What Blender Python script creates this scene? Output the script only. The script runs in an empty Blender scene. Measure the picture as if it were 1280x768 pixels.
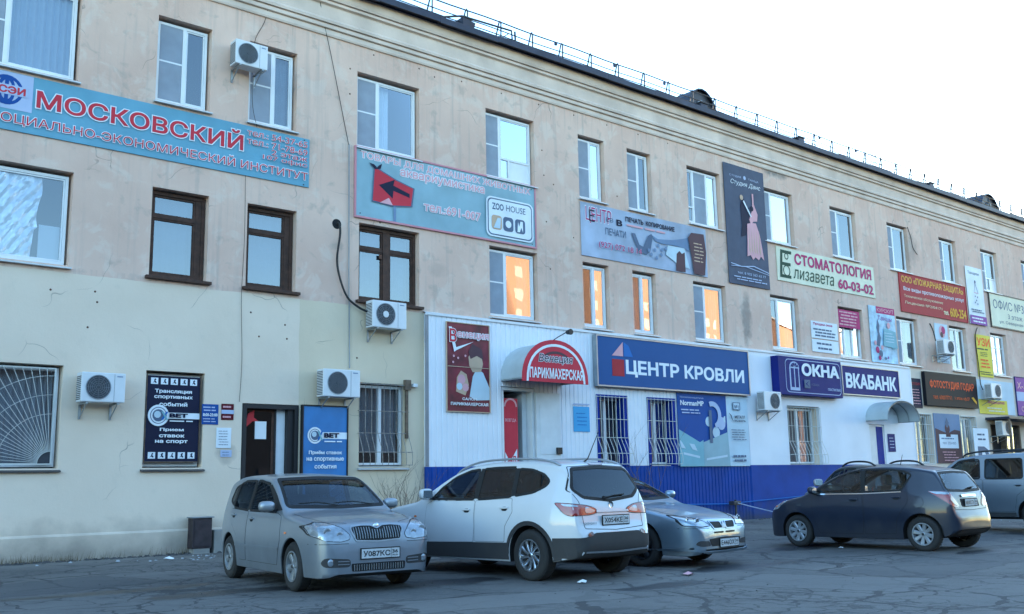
import bpy, bmesh, math, random
from mathutils import Vector, Matrix, geometry
from mathutils.bvhtree import BVHTree
R=math.radians
S=bpy.context.scene
C=S.collection
random.seed(7)

# ---------------------------------------------------------------- camera
cam=bpy.data.cameras.new('camera'); camo=bpy.data.objects.new('camera',cam); C.objects.link(camo)
cam.sensor_width=36; cam.lens=35.16; cam.clip_start=.05; cam.clip_end=2000
rx=Vector((.76674562,-.64169309,-.01819701)); ux=Vector((-.0968873,-.14369729,.98486747)); fx=Vector((.63459751,.75337976,.17235118))
m=Matrix((rx,ux,-fx)).transposed().to_4x4(); m.translation=(0,0,1.264)
camo.matrix_world=m
S.camera=camo
# ---------------------------------------------------------------- sky, sun, exposure
SUN_EL=R(6.0); SUN_AZ=R(73)          # azimuth from +Y towards +X: low behind the building
w=bpy.data.worlds.new('World'); S.world=w; w.use_nodes=True
nt=w.node_tree; bg=nt.nodes['Background']
sky=nt.nodes.new('ShaderNodeTexSky'); sky.sky_type='NISHITA'; sky.sun_disc=False
sky.sun_elevation=SUN_EL; sky.sun_rotation=SUN_AZ; sky.altitude=100; sky.air_density=1.0; sky.dust_density=.15; sky.ozone_density=2.2
nt.links.new(sky.outputs[0],bg.inputs[0]); bg.inputs[1].default_value=.15
sl=bpy.data.lights.new('sun','SUN'); sl.energy=2.0; sl.angle=R(.5); sl.color=(1,.70,.45)
so=bpy.data.objects.new('sun',sl); C.objects.link(so)
sd=Vector((math.sin(SUN_AZ)*math.cos(SUN_EL),math.cos(SUN_AZ)*math.cos(SUN_EL),math.sin(SUN_EL)))
so.rotation_euler=sd.to_track_quat('Z','Y').to_euler(); so.location=(0,0,60)
S.view_settings.view_transform='Standard'; S.view_settings.look='None'; S.view_settings.gamma=1
S.view_settings.exposure=3.2
S.cycles.max_bounces=5; S.cycles.diffuse_bounces=3; S.cycles.glossy_bounces=3; S.cycles.transparent_max_bounces=8; S.cycles.caustics_reflective=False; S.cycles.caustics_refractive=False

# ---------------------------------------------------------------- materials
def lin(h):
    h=h.lstrip('#'); o=[]
    for i in (0,2,4):
        c=int(h[i:i+2],16)/255; o.append(c/12.92 if c<=.04045 else ((c+.055)/1.055)**2.4)
    return (*o,1)
M={}
def N(nt,t,**k):
    n=nt.nodes.new(t)
    for a,b in k.items(): setattr(n,a,b)
    return n
def mat(name,col,rough=.6,metal=0,var=.12,scale=3.0,bump=0,coat=0,spec=.5,dirt=None):
    """plain procedural material: base colour with a little cloudy variation, optional fine relief"""
    if name in M: return M[name]
    m=bpy.data.materials.new(name); m.use_nodes=True; t=m.node_tree; b=t.nodes['Principled BSDF']
    c=lin(col) if isinstance(col,str) else (*col,1)
    b.inputs['Roughness'].default_value=rough; b.inputs['Metallic'].default_value=metal
    b.inputs['Coat Weight'].default_value=coat; b.inputs['Coat Roughness'].default_value=.06
    b.inputs['Specular IOR Level'].default_value=spec
    tc=N(t,'ShaderNodeTexCoord'); n=N(t,'ShaderNodeTexNoise'); n.inputs['Scale'].default_value=scale; n.inputs['Detail'].default_value=6
    t.links.new(tc.outputs['Object'],n.inputs['Vector'])
    mx=N(t,'ShaderNodeMix',data_type='RGBA'); mr=N(t,'ShaderNodeMapRange')
    mr.inputs[1].default_value=.3; mr.inputs[2].default_value=.7
    t.links.new(n.outputs['Fac'],mr.inputs[0]); t.links.new(mr.outputs[0],mx.inputs['Factor'])
    mx.inputs['A'].default_value=tuple(max(0,v*(1-var)) for v in c[:3])+(1,); mx.inputs['B'].default_value=tuple(min(1,v*(1+var)) for v in c[:3])+(1,)
    out=mx.outputs['Result']
    if dirt:                                                   # road dust low on the thing: (colour, z full, z none)
        dc,z0,z1=dirt
        sx=N(t,'ShaderNodeSeparateXYZ'); t.links.new(tc.outputs['Object'],sx.inputs[0])
        n2=N(t,'ShaderNodeTexNoise'); n2.inputs['Scale'].default_value=4; n2.inputs['Detail'].default_value=5
        t.links.new(tc.outputs['Object'],n2.inputs['Vector'])
        ad=N(t,'ShaderNodeMath',operation='MULTIPLY_ADD'); ad.inputs[1].default_value=.5; t.links.new(n2.outputs['Fac'],ad.inputs[0])
        sb=N(t,'ShaderNodeMath',operation='SUBTRACT'); t.links.new(sx.outputs[2],sb.inputs[0]); sb.inputs[1].default_value=.25; t.links.new(sb.outputs[0],ad.inputs[2])
        m2=N(t,'ShaderNodeMapRange'); m2.inputs[1].default_value=z0; m2.inputs[2].default_value=z1; m2.inputs[3].default_value=.75; m2.inputs[4].default_value=.05
        t.links.new(ad.outputs[0],m2.inputs[0])
        mm=N(t,'ShaderNodeMix',data_type='RGBA'); mm.inputs['B'].default_value=lin(dc)
        t.links.new(m2.outputs[0],mm.inputs['Factor']); t.links.new(out,mm.inputs['A']); out=mm.outputs['Result']
        m3=N(t,'ShaderNodeMapRange'); m3.inputs[3].default_value=rough; m3.inputs[4].default_value=.85
        t.links.new(m2.outputs[0],m3.inputs[0]); t.links.new(m3.outputs[0],b.inputs['Roughness'])
        m4=N(t,'ShaderNodeMapRange'); m4.inputs[3].default_value=coat; m4.inputs[4].default_value=0
        t.links.new(m2.outputs[0],m4.inputs[0]); t.links.new(m4.outputs[0],b.inputs['Coat Weight'])
    t.links.new(out,b.inputs['Base Color'])
    if bump:
        bp=N(t,'ShaderNodeBump'); bp.inputs['Strength'].default_value=bump; bp.inputs['Distance'].default_value=.01
        n3=N(t,'ShaderNodeTexNoise'); n3.inputs['Scale'].default_value=scale*12; n3.inputs['Detail'].default_value=8
        t.links.new(tc.outputs['Object'],n3.inputs['Vector']); t.links.new(n3.outputs['Fac'],bp.inputs['Height']); t.links.new(bp.outputs[0],b.inputs['Normal'])
    M[name]=m; return m
def glass(name,tint,refl=.12,rough=.0,body=0.0,bodycol=(.02,.03,.04)):
    """a pane: transparent with a fresnel reflection; body adds dust or film on the glass"""
    if name in M: return M[name]
    m=bpy.data.materials.new(name); m.use_nodes=True; t=m.node_tree; t.nodes.remove(t.nodes['Principled BSDF'])
    o=t.nodes['Material Output']; tr=N(t,'ShaderNodeBsdfTransparent'); tr.inputs[0].default_value=(*tint,1)
    gl=N(t,'ShaderNodeBsdfGlossy'); gl.inputs['Roughness'].default_value=rough; gl.inputs[0].default_value=(.80,.88,.97,1)
    fr=N(t,'ShaderNodeFresnel'); fr.inputs[0].default_value=1.52
    mr=N(t,'ShaderNodeMapRange'); mr.inputs[1].default_value=0.04; mr.inputs[2].default_value=1; mr.inputs[3].default_value=refl; mr.inputs[4].default_value=.6
    t.links.new(fr.outputs[0],mr.inputs[0])
    df=N(t,'ShaderNodeBsdfDiffuse'); df.inputs[0].default_value=(*bodycol,1)
    m1=N(t,'ShaderNodeMixShader'); m1.inputs[0].default_value=body; t.links.new(tr.outputs[0],m1.inputs[1]); t.links.new(df.outputs[0],m1.inputs[2])
    m2=N(t,'ShaderNodeMixShader'); t.links.new(mr.outputs[0],m2.inputs[0]); t.links.new(m1.outputs[0],m2.inputs[1]); t.links.new(gl.outputs[0],m2.inputs[2])
    if body:                                                   # slight waviness of the pane
        tc=N(t,'ShaderNodeTexCoord'); n=N(t,'ShaderNodeTexNoise'); n.inputs['Scale'].default_value=1.3
        bp=N(t,'ShaderNodeBump'); bp.inputs['Strength'].default_value=.022; bp.inputs['Distance'].default_value=.05
        t.links.new(tc.outputs['Object'],n.inputs['Vector']); t.links.new(n.outputs['Fac'],bp.inputs['Height']); t.links.new(bp.outputs[0],gl.inputs['Normal'])
    t.links.new(m2.outputs[0],o.inputs[0]); M[name]=m; return m

mat('white_plastic','#dfe3e6',.35,var=.04); mat('white_metal','#d6dade',.45,var=.06)
mat('dark_wood','#442d23',.75,var=.35,scale=9,bump=.3); mat('old_wood','#6a5a4c',.8,var=.4,scale=8,bump=.3)
mat('black_metal','#17181c',.5,var=.2); mat('dark_metal','#2b2e36',.5,var=.3); mat('grey_metal','#80868c',.45,.3,var=.15)
mat('galvanised','#9aa0a4',.4,.7,var=.15); mat('grille_white','#c9ccc9',.5,var=.12); mat('rusty','#5a3a2c',.8,var=.4,scale=12)
mat('net','#8f99a6',.9,var=.1); mat('curtain_white','#d9dee2',.9,var=.05); mat('curtain_dark','#77808a',.9,var=.15); mat('blind','#b6c6d6',.8,var=.05)
mat('foil','#eef1f4',.32,.55,var=.04); mat('black_rubber','#101114',.75,var=.2); mat('interior_wall','#4a4f55',.9,var=.25,scale=.6)
mat('concrete','#8c8a86',.9,var=.2,bump=.4); mat('sill_metal','#c3c8cc',.4,.2,var=.1); mat('sill_old','#4e4a4a',.8,var=.3)
mat('siding_blue','#083f90',.6,var=.18,scale=1.5,spec=.14,dirt=('#46484c',.0,.55)); mat('siding_white','#dfe3ea',.5,var=.05,scale=1.2,spec=.3)
mat('cable','#15161a',.6); mat('paper','#e4e8ea',.8,var=.03); mat('lamp_glass','#a8b0b4',.2)
glass('pane',(.74,.81,.87),.16,body=.06,bodycol=(.25,.3,.34)); glass('pane_sky',(.5,.58,.66),.20,body=.05,bodycol=(.25,.35,.45)); glass('pane_clear',(.9,.93,.95),.12,body=.05,bodycol=(.3,.34,.38))
glass('pane_dark',(.35,.38,.42),.08,body=.1)

# ---------------------------------------------------------------- mesh helpers
def rootloc(o):
    while o.parent: o=o.parent
    return Vector(o.location)
LOCAL=set()          # things whose parts are modelled in their own frame (the cars)
def root(o):
    while o.parent: o=o.parent
    return o
class MB:
    def __init__(s): s.v=[];s.f=[]
    def add(s,v,f):
        b=len(s.v); s.v+=[tuple(p) for p in v]; s.f+=[tuple(i+b for i in q) for q in f]; return s
    def box(s,x0,x1,y0,y1,z0,z1):
        return s.add([(x0,y0,z0),(x1,y0,z0),(x1,y1,z0),(x0,y1,z0),(x0,y0,z1),(x1,y0,z1),(x1,y1,z1),(x0,y1,z1)],
            [(0,3,2,1),(4,5,6,7),(0,1,5,4),(1,2,6,5),(2,3,7,6),(3,0,4,7)])
    def bbox(s,x0,x1,y0,y1,z0,z1,b=.01):
        """box with chamfered edges"""
        bm=bmesh.new(); bmesh.ops.create_cube(bm,size=1)
        for v in bm.verts: v.co=Vector((x0+(v.co.x+.5)*(x1-x0),y0+(v.co.y+.5)*(y1-y0),z0+(v.co.z+.5)*(z1-z0)))
        bmesh.ops.bevel(bm,geom=bm.edges[:],offset=b,segments=2,affect='EDGES',profile=.6)
        bm.verts.ensure_lookup_table()
        s.add([v.co.copy() for v in bm.verts],[[v.index for v in f.verts] for f in bm.faces]); bm.free(); return s
    def tube(s,pts,r,n=6,close=False):
        pts=[Vector(p) for p in pts]; rings=[]; up=Vector((0.13,.31,.94)).normalized()
        for i,p in enumerate(pts):
            d=(pts[min(i+1,len(pts)-1)]-pts[max(i-1,0)])
            if d.length<1e-9: d=Vector((0,0,1))
            d.normalize(); a=d.cross(up)
            if a.length<.05: a=d.cross(Vector((1,0,0)))
            a.normalize(); b=d.cross(a); rr=r[i] if isinstance(r,(list,tuple)) else r
            rings.append([p+(a*math.cos(2*math.pi*k/n)+b*math.sin(2*math.pi*k/n))*rr for k in range(n)])
        v=[q for g in rings for q in g]; f=[]
        for i in range(len(rings)-1):
            for k in range(n): f.append((i*n+k,i*n+(k+1)%n,(i+1)*n+(k+1)%n,(i+1)*n+k))
        f.append(tuple(range(n-1,-1,-1))); f.append(tuple((len(rings)-1)*n+k for k in range(n)))
        return s.add(v,f)
    def lathe(s,prof,c,axis='Y',n=24,cap=True):
        """profile [(r,h)] turned about an axis through c"""
        v=[];f=[];m=len(prof)
        for k in range(n):
            a=2*math.pi*k/n
            for r,h in prof:
                p={'Y':(r*math.cos(a),h,r*math.sin(a)),'Z':(r*math.cos(a),r*math.sin(a),h),'X':(h,r*math.cos(a),r*math.sin(a))}[axis]
                v.append((c[0]+p[0],c[1]+p[1],c[2]+p[2]))
        for k in range(n):
            k2=(k+1)%n
            for j in range(m-1): f.append((k*m+j,k*m+j+1,k2*m+j+1,k2*m+j))
        return s.add(v,f)
    def prism(s,pts,y0,y1):
        """outline in x,z given thickness between y0 (front) and y1"""
        n=len(pts)
        v=[(x,y0,z) for x,z in pts]+[(x,y1,z) for x,z in pts]
        f=[tuple(range(n)),tuple(range(2*n-1,n-1,-1))]+[(i,i+n,(i+1)%n+n,(i+1)%n) for i in range(n)]
        return s.add(v,f)
    def build(s,name,m,parent=None,smooth=False,loc=None):
        me=bpy.data.meshes.new(name); off=rootloc(parent) if parent else Vector(loc or (0,0,0))
        if parent and root(parent).name in LOCAL: off=Vector((0,0,0))
        me.from_pydata([(a-off.x,b-off.y,c-off.z) for a,b,c in s.v],[],s.f)
        bm=bmesh.new(); bm.from_mesh(me); bmesh.ops.recalc_face_normals(bm,faces=bm.faces[:]); bm.to_mesh(me); bm.free()
        if smooth: 
            for p in me.polygons: p.use_smooth=True
            me.set_sharp_from_angle(angle=R(smooth if smooth>1 else 40))
        me.materials.append(M[m] if isinstance(m,str) else m)
        o=bpy.data.objects.new(name,me); C.objects.link(o)
        if parent: o.parent=parent
        else: o.location=off
        return o
def tag(o,label=None,cat=None,group=None,kind=None):
    for k,v in (('label',label),('category',cat),('group',group),('kind',kind)):
        if v: o[k]=v
    return o
def thing(name,label,cat,loc,group=None,rz=0):
    o=bpy.data.objects.new(name,None); o.empty_display_size=.2; C.objects.link(o); o.location=loc; o.rotation_euler=(0,0,rz)
    return tag(o,label,cat,group)

# ---------------------------------------------------------------- lettering from the built-in font, filled by nonzero winding
TXT={}
def glyphs(st,bold=0.0):
    k=(st,bold)
    if k in TXT: return TXT[k]
    cu=bpy.data.curves.new('line','FONT'); cu.body=st; o=bpy.data.objects.new('line',cu); C.objects.link(o)
    dg=bpy.context.evaluated_depsgraph_get(); cv=o.evaluated_get(dg).to_curve(dg); cont=[]
    for sp in cv.splines:
        P=sp.bezier_points; n=len(P); pts=[]
        for i in range(n):
            a,b=P[i],P[(i+1)%n]; h1,h2=a.handle_right,b.handle_left; d=b.co-a.co
            st_=(h1-a.co).length<1e-5 and (h2-b.co).length<1e-5
            if not st_ and d.length>1e-6: st_=(abs(d.cross(h1-a.co).z)+abs(d.cross(h2-a.co).z))/d.length<.002
            NN=1 if st_ else 3
            for j in range(NN):
                t=j/NN;u=1-t; q=a.co*u**3+h1*3*u*u*t+h2*3*u*t*t+b.co*t**3; q=Vector((q.x,q.y))
                if not pts or (q-pts[-1]).length>1e-4: pts.append(q)
        if len(pts)>2 and (pts[0]-pts[-1]).length<1e-4: pts.pop()
        if len(pts)>2: cont.append(pts)
    dep=o; C.objects.unlink(o); bpy.data.objects.remove(dep)
    ar=lambda p: sum(p[i-1].x*p[i].y-p[i].x*p[i-1].y for i in range(len(p)))/2
    info=sorted([[min(a.x for a in p),max(a.x for a in p),p] for p in cont],key=lambda q:q[0]); grp=[]
    for q in info:
        if grp and q[0]<grp[-1][0]: grp[-1][1].append(q[2]); grp[-1][0]=max(grp[-1][0],q[1])
        else: grp.append([q[1],[q[2]]])
    cont=[]
    for _,g in grp:
        big=max(g,key=lambda p:abs(ar(p)))
        if ar(big)>0: g=[p[::-1] for p in g]
        cont+=g
    if bold:
        nc=[]
        for pts in cont:
            q=[]
            for i in range(len(pts)):
                a,b,c=pts[i-1],pts[i],pts[(i+1)%len(pts)]; d1=(b-a).normalized(); d2=(c-b).normalized()
                n1=Vector((-d1.y,d1.x)); mm=n1+Vector((-d2.y,d2.x))
                if mm.length<1e-3: mm=n1.copy()
                mm.normalize(); q.append(b+mm*bold*min(1.6,1/max(.3,mm.dot(n1))))
            nc.append(q)
        cont=nc
    V=[];E=[]
    for pts in cont:
        b=len(V); V+=pts; E+=[(b+i,b+(i+1)%len(pts)) for i in range(len(pts))]
    r=geometry.delaunay_2d_cdt(V,E,[],0,1e-5); vs=r[0]; out=[]
    bx=[(min(a.x for a in p),max(a.x for a in p),p) for p in cont]
    for f in r[2]:
        for k2 in range(1,len(f)-1):
            tri=(f[0],f[k2],f[k2+1]); cx=sum(vs[i].x for i in tri)/3; cy=sum(vs[i].y for i in tri)/3; wn=0
            for x0,x1,p in bx:
                if not x0<=cx<=x1: continue
                for i in range(len(p)):
                    a=p[i-1]; b=p[i]
                    if (a.y<=cy)!=(b.y<=cy) and a.x+(cy-a.y)/(b.y-a.y)*(b.x-a.x)>cx: wn+=1 if b.y>a.y else -1
            if wn: out.append(tri)
    TXT[k]=([(v.x,v.y) for v in vs],out); return TXT[k]
def text_mesh(st,bold,x0,x1,z0,z1,shear=0,arc=0):
    vs,fs=glyphs(st,bold); used={i for f in fs for i in f}; a=min(vs[i][0] for i in used); b=max(vs[i][0] for i in used)
    c=min(vs[i][1] for i in used); d=max(vs[i][1] for i in used)
    out=[]
    for x,y in vs:
        v=(y-c)/(d-c); u=(x-a)/(b-a); z=z0+v*(z1-z0); xx=x0+u*(x1-x0)+shear*(z-z0)
        if arc: z+=arc*(1-(2*u-1)**2)
        out.append((xx,z))
    return out,fs
class Sign:
    """a sign board on the facade: u,v run 0..1 over its face"""
    def __init__(s,name,label,cat,x0,x1,z0,z1,yf,th,colr,frame=None,fw=.03,group=None,tilt=0):
        s.x0,s.x1,s.z0,s.z1,s.yf=x0,x1,z0,z1,yf; s.lay=1
        s.o=thing(name,label,cat,((x0+x1)/2,yf,z0),group)
        MB().bbox(x0,x1,yf,yf+th,z0,z1,.006).build('panel',colr,s.o)
        if frame:
            b=MB(); d=.018
            b.box(x0-fw,x1+fw,yf-d,yf+th-.004,z1+.001,z1+fw).box(x0-fw,x1+fw,yf-d,yf+th-.004,z0-fw,z0-.001)
            b.box(x0-fw,x0-.001,yf-d,yf+th-.004,z0-.001,z1+.001).box(x1+.001,x1+fw,yf-d,yf+th-.004,z0-.001,z1+.001); b.build('frame',frame,s.o)
    def P(s,u,v): return (s.x0+u*(s.x1-s.x0),s.z0+v*(s.z1-s.z0))
    def poly(s,pts,m,name='print',lay=None):
        s.lay+=1 if lay is None else 0; l=lay or s.lay
        y=s.yf-.0022*l; q=[s.P(*p) for p in pts]
        V=[Vector(p) for p in q]; t=geometry.tessellate_polygon([[Vector((a,b,0)) for a,b in q]])
        return MB().add([(a,y,b) for a,b in q],t).build(name,m,s.o)
    def rect(s,u0,u1,v0,v1,m,name='print',lay=None): return s.poly([(u0,v0),(u1,v0),(u1,v1),(u0,v1)],m,name,lay)
    def disc(s,u,v,r,m,n=24,a0=0,a1=360,r2=None,name='print',rz=None,lay=None):
        W=s.x1-s.x0; H=s.z1-s.z0; rz=rz or r
        p=[(u+r*math.cos(R(a0+(a1-a0)*k/n))/W,v+rz*math.sin(R(a0+(a1-a0)*k/n))/H) for k in range(n+(a1-a0<360))]
        if r2 is None: return s.poly(p,m,name,lay)
        k2=r2/r; q=[(u+(a-u)*k2,v+(b-v)*k2) for a,b in p]
        s.lay+=1 if lay is None else 0; y=s.yf-.0022*(lay or s.lay); mb=MB(); L=len(p)
        A=[s.P(*x) for x in p]; B=[s.P(*x) for x in q]
        mb.add([(a,y,b) for a,b in A+B],[(i,(i+1)%L,(i+1)%L+L,i+L) for i in range(L if a1-a0>=360 else L-1)])
        return mb.build(name,m,s.o)
    def text(s,st,u0,u1,v0,v1,m,bold=.02,shear=0,out=None,ob=.03,arc=0,name='lettering'):
        a,b=s.P(u0,v0); c,d=s.P(u1,v1)
        if out:
            s.lay+=1; k=(c-a)/max(1,len(st))*.0
            vs,fs=glyphs(st,bold+ob)
            bx0,bz0=a,b; e=ob*(d-b)/.72
            v2,f2=text_mesh(st,bold+ob,a-e,c+e,b-e,d+e,shear,arc)
            MB().add([(x,s.yf-.0022*s.lay,z) for x,z in v2],f2).build('lettering_outline',out,s.o)
        s.lay+=1; v2,f2=text_mesh(st,bold,a,c,b,d,shear,arc)
        return MB().add([(x,s.yf-.0022*s.lay,z) for x,z in v2],f2).build(name,m,s.o)
    def lines(s,u0,u1,v0,v1,n,m,fill=.5,words=5,seed=1):
        """print too small to read in the photograph: rows of word-long dashes"""
        rnd=random.Random(seed); mb=MB(); s.lay+=1; y=s.yf-.0022*s.lay; h=(v1-v0)/n
        for i in range(n):
            v=v1-(i+.5)*h; ua=u0+(u1-u0)*rnd.uniform(0,.12); ue=u1-(u1-u0)*rnd.uniform(0,.2); u=ua
            while u<ue:
                w_=min(ue-u,(u1-u0)/words*rnd.uniform(.5,1.3)); a=s.P(u,v-h*fill/2); b=s.P(u+w_*.88,v+h*fill/2)
                mb.add([(a[0],y,a[1]),(b[0],y,a[1]),(b[0],y,b[1]),(a[0],y,b[1])],[(0,1,2,3)]); u+=w_
        o=mb.build('small_print',m,s.o); o['kind']='stuff'; return o

# ---------------------------------------------------------------- ground
def asphalt():
    m=bpy.data.materials.new('asphalt'); m.use_nodes=True; t=m.node_tree; b=t.nodes['Principled BSDF']; L=t.links.new
    tc=N(t,'ShaderNodeTexCoord').outputs['Object']
    def noise(sc,de=6,ro=.55):
        n=N(t,'ShaderNodeTexNoise'); n.inputs['Scale'].default_value=sc; n.inputs['Detail'].default_value=de; n.inputs['Roughness'].default_value=ro; L(tc,n.inputs['Vector']); return n
    def mr(i,a,b_,c,d):
        n=N(t,'ShaderNodeMapRange'); L(i,n.inputs[0])
        for k,v in zip((1,2,3,4),(a,b_,c,d)): n.inputs[k].default_value=v
        return n.outputs[0]
    def math_(op,a,b_):
        n=N(t,'ShaderNodeMath',operation=op)
        for k,v in ((0,a),(1,b_)):
            if isinstance(v,(int,float)): n.inputs[k].default_value=v
            else: L(v,n.inputs[k])
        return n.outputs[0]
    def mix(f,a,b_):
        n=N(t,'ShaderNodeMix',data_type='RGBA'); L(f,n.inputs['Factor'])
        for k,v in (('A',a),('B',b_)):
            if isinstance(v,tuple): n.inputs[k].default_value=(*v,1)
            else: L(v,n.inputs[k])
        return n.outputs['Result']
    base=mix(mr(noise(.35).outputs['Fac'],.32,.68,0,1),(.062,.062,.062),(.150,.142,.132))
    base=mix(mr(noise(7,8,.7).outputs['Fac'],.45,.75,0,.6),base,(.145,.142,.135))
    base=mix(mr(noise(60,3).outputs['Fac'],.5,.72,0,.55),base,(.19,.185,.175))
    base=mix(mr(noise(2.1,4).outputs['Fac'],.56,.70,0,.55),base,(.040,.041,.044))
    # cracks: warped cells, broken by noise, coarse and fine
    def cracks(sc,wob,w0,w1,keep0,keep1,ksc):
        n=noise(1.7*sc,5); wv=N(t,'ShaderNodeVectorMath',operation='MULTIPLY_ADD'); L(n.outputs['Color'],wv.inputs[0]); wv.inputs[1].default_value=(wob,)*3; L(tc,wv.inputs[2])
        v=N(t,'ShaderNodeTexVoronoi',feature='DISTANCE_TO_EDGE'); v.inputs['Scale'].default_value=sc; v.inputs['Randomness'].default_value=1; L(wv.outputs[0],v.inputs['Vector'])
        n3=noise(3.3*sc,3); wd=mr(n3.outputs['Fac'],.3,.7,w0,w1)
        c=math_('LESS_THAN',v.outputs['Distance'],wd); k=mr(noise(ksc,3).outputs['Fac'],keep0,keep1,0,1)
        return math_('MULTIPLY',c,k)
    c1=cracks(.42,.75,.005,.020,.36,.42,.5); c2=cracks(1.5,.35,.008,.040,.47,.53,.33); c3=cracks(3.4,.18,.015,.075,.53,.58,.25)
    c=math_('MAXIMUM',c1,math_('MAXIMUM',c2,math_('MULTIPLY',c3,.8)))
    base=mix(math_('MULTIPLY',c,.74),base,(.014,.015,.017))
    # squared-off repair patches of newer and older mix
    sp_=N(t,'ShaderNodeSeparateXYZ'); L(tc,sp_.inputs[0]); pn=noise(2.6,5)
    for (x,y,hw,hh,ang,cc) in ((3.9,14.6,1.5,.9,.2,(.062,.063,.066)),(7.2,8.6,1.3,.55,-.25,(.150,.146,.138)),(14.2,7.4,2.2,.8,.1,(.066,.067,.070)),(11.0,7.2,.8,1.1,.3,(.145,.142,.136)),(20.5,7.0,2.6,1.2,0,(.068,.068,.070)),(13.6,13.2,1.6,1.3,.1,(.150,.147,.14))):
        ca,sa=math.cos(ang),math.sin(ang); ux_=math_('SUBTRACT',sp_.outputs[0],x); uy_=math_('SUBTRACT',sp_.outputs[1],y)
        a1=math_('ABSOLUTE',math_('ADD',math_('MULTIPLY',ux_,ca),math_('MULTIPLY',uy_,sa)),0); b1=math_('ABSOLUTE',math_('SUBTRACT',math_('MULTIPLY',uy_,ca),math_('MULTIPLY',ux_,sa)),0)
        dd=math_('ADD',math_('MAXIMUM',math_('DIVIDE',a1,hw),math_('DIVIDE',b1,hh)),math_('MULTIPLY',math_('SUBTRACT',pn.outputs['Fac'],.5),.5))
        base=mix(mr(dd,.94,1.0,.62,0),base,cc); rim=math_('MULTIPLY',mr(dd,.95,.985,0,.6),mr(dd,1.0,1.04,1,0)); base=mix(rim,base,(.022,.023,.025))
    # oil and damp patches where cars stand
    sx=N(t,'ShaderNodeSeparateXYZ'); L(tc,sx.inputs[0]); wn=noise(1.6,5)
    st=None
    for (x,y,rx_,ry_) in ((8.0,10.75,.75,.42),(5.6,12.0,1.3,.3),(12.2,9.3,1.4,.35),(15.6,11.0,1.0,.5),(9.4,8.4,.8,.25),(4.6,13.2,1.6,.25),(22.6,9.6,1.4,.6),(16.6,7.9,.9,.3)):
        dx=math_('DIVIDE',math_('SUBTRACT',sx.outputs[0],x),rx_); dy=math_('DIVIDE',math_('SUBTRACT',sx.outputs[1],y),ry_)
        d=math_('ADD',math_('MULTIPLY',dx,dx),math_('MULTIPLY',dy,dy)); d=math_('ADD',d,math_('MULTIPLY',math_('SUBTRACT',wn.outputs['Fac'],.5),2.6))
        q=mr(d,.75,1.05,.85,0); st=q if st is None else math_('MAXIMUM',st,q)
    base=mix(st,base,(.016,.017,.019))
    # grit and silt against the wall foot
    sil=math_('ADD',sx.outputs[1],math_('MULTIPLY',math_('SUBTRACT',wn.outputs['Fac'],.5),2.2))
    base=mix(mr(sil,18.2,19.4,0,.7),base,(.19,.178,.16))
    L(base,b.inputs['Base Color']); L(mr(st,0,1,.86,.35),b.inputs['Roughness'])
    bp=N(t,'ShaderNodeBump'); bp.inputs['Strength'].default_value=.5; bp.inputs['Distance'].default_value=.012
    h=math_('SUBTRACT',math_('ADD',noise(55,4).outputs['Fac'],math_('MULTIPLY',noise(4,4).outputs['Fac'],1.5)),math_('MULTIPLY',c,1.6)); L(h,bp.inputs['Height']); L(bp.outputs[0],b.inputs['Normal'])
    M['asphalt']=m
asphalt()
def ground():
    xs=[-400,-100,-40]+[-20+i*1.0 for i in range(71)]+[70,110,400]; ys=[-400,-120,-40]+[-15+i*1.0 for i in range(50)]+[60,150,400]
    rnd=random.Random(3)
    def h(x,y):
        if not(-19<x<49 and -14<y<19): return 0
        return .012*math.sin(x*.9+1.3*math.sin(y*.5))*math.cos(y*.8+.4*x)
    v=[(x,y,h(x,y)) for y in ys for x in xs]; nx=len(xs)
    f=[(j*nx+i,j*nx+i+1,(j+1)*nx+i+1,(j+1)*nx+i) for j in range(len(ys)-1) for i in range(nx-1)]
    o=MB().add(v,f).build('ground','asphalt',smooth=True); o['kind']='structure'
ground()

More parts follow.
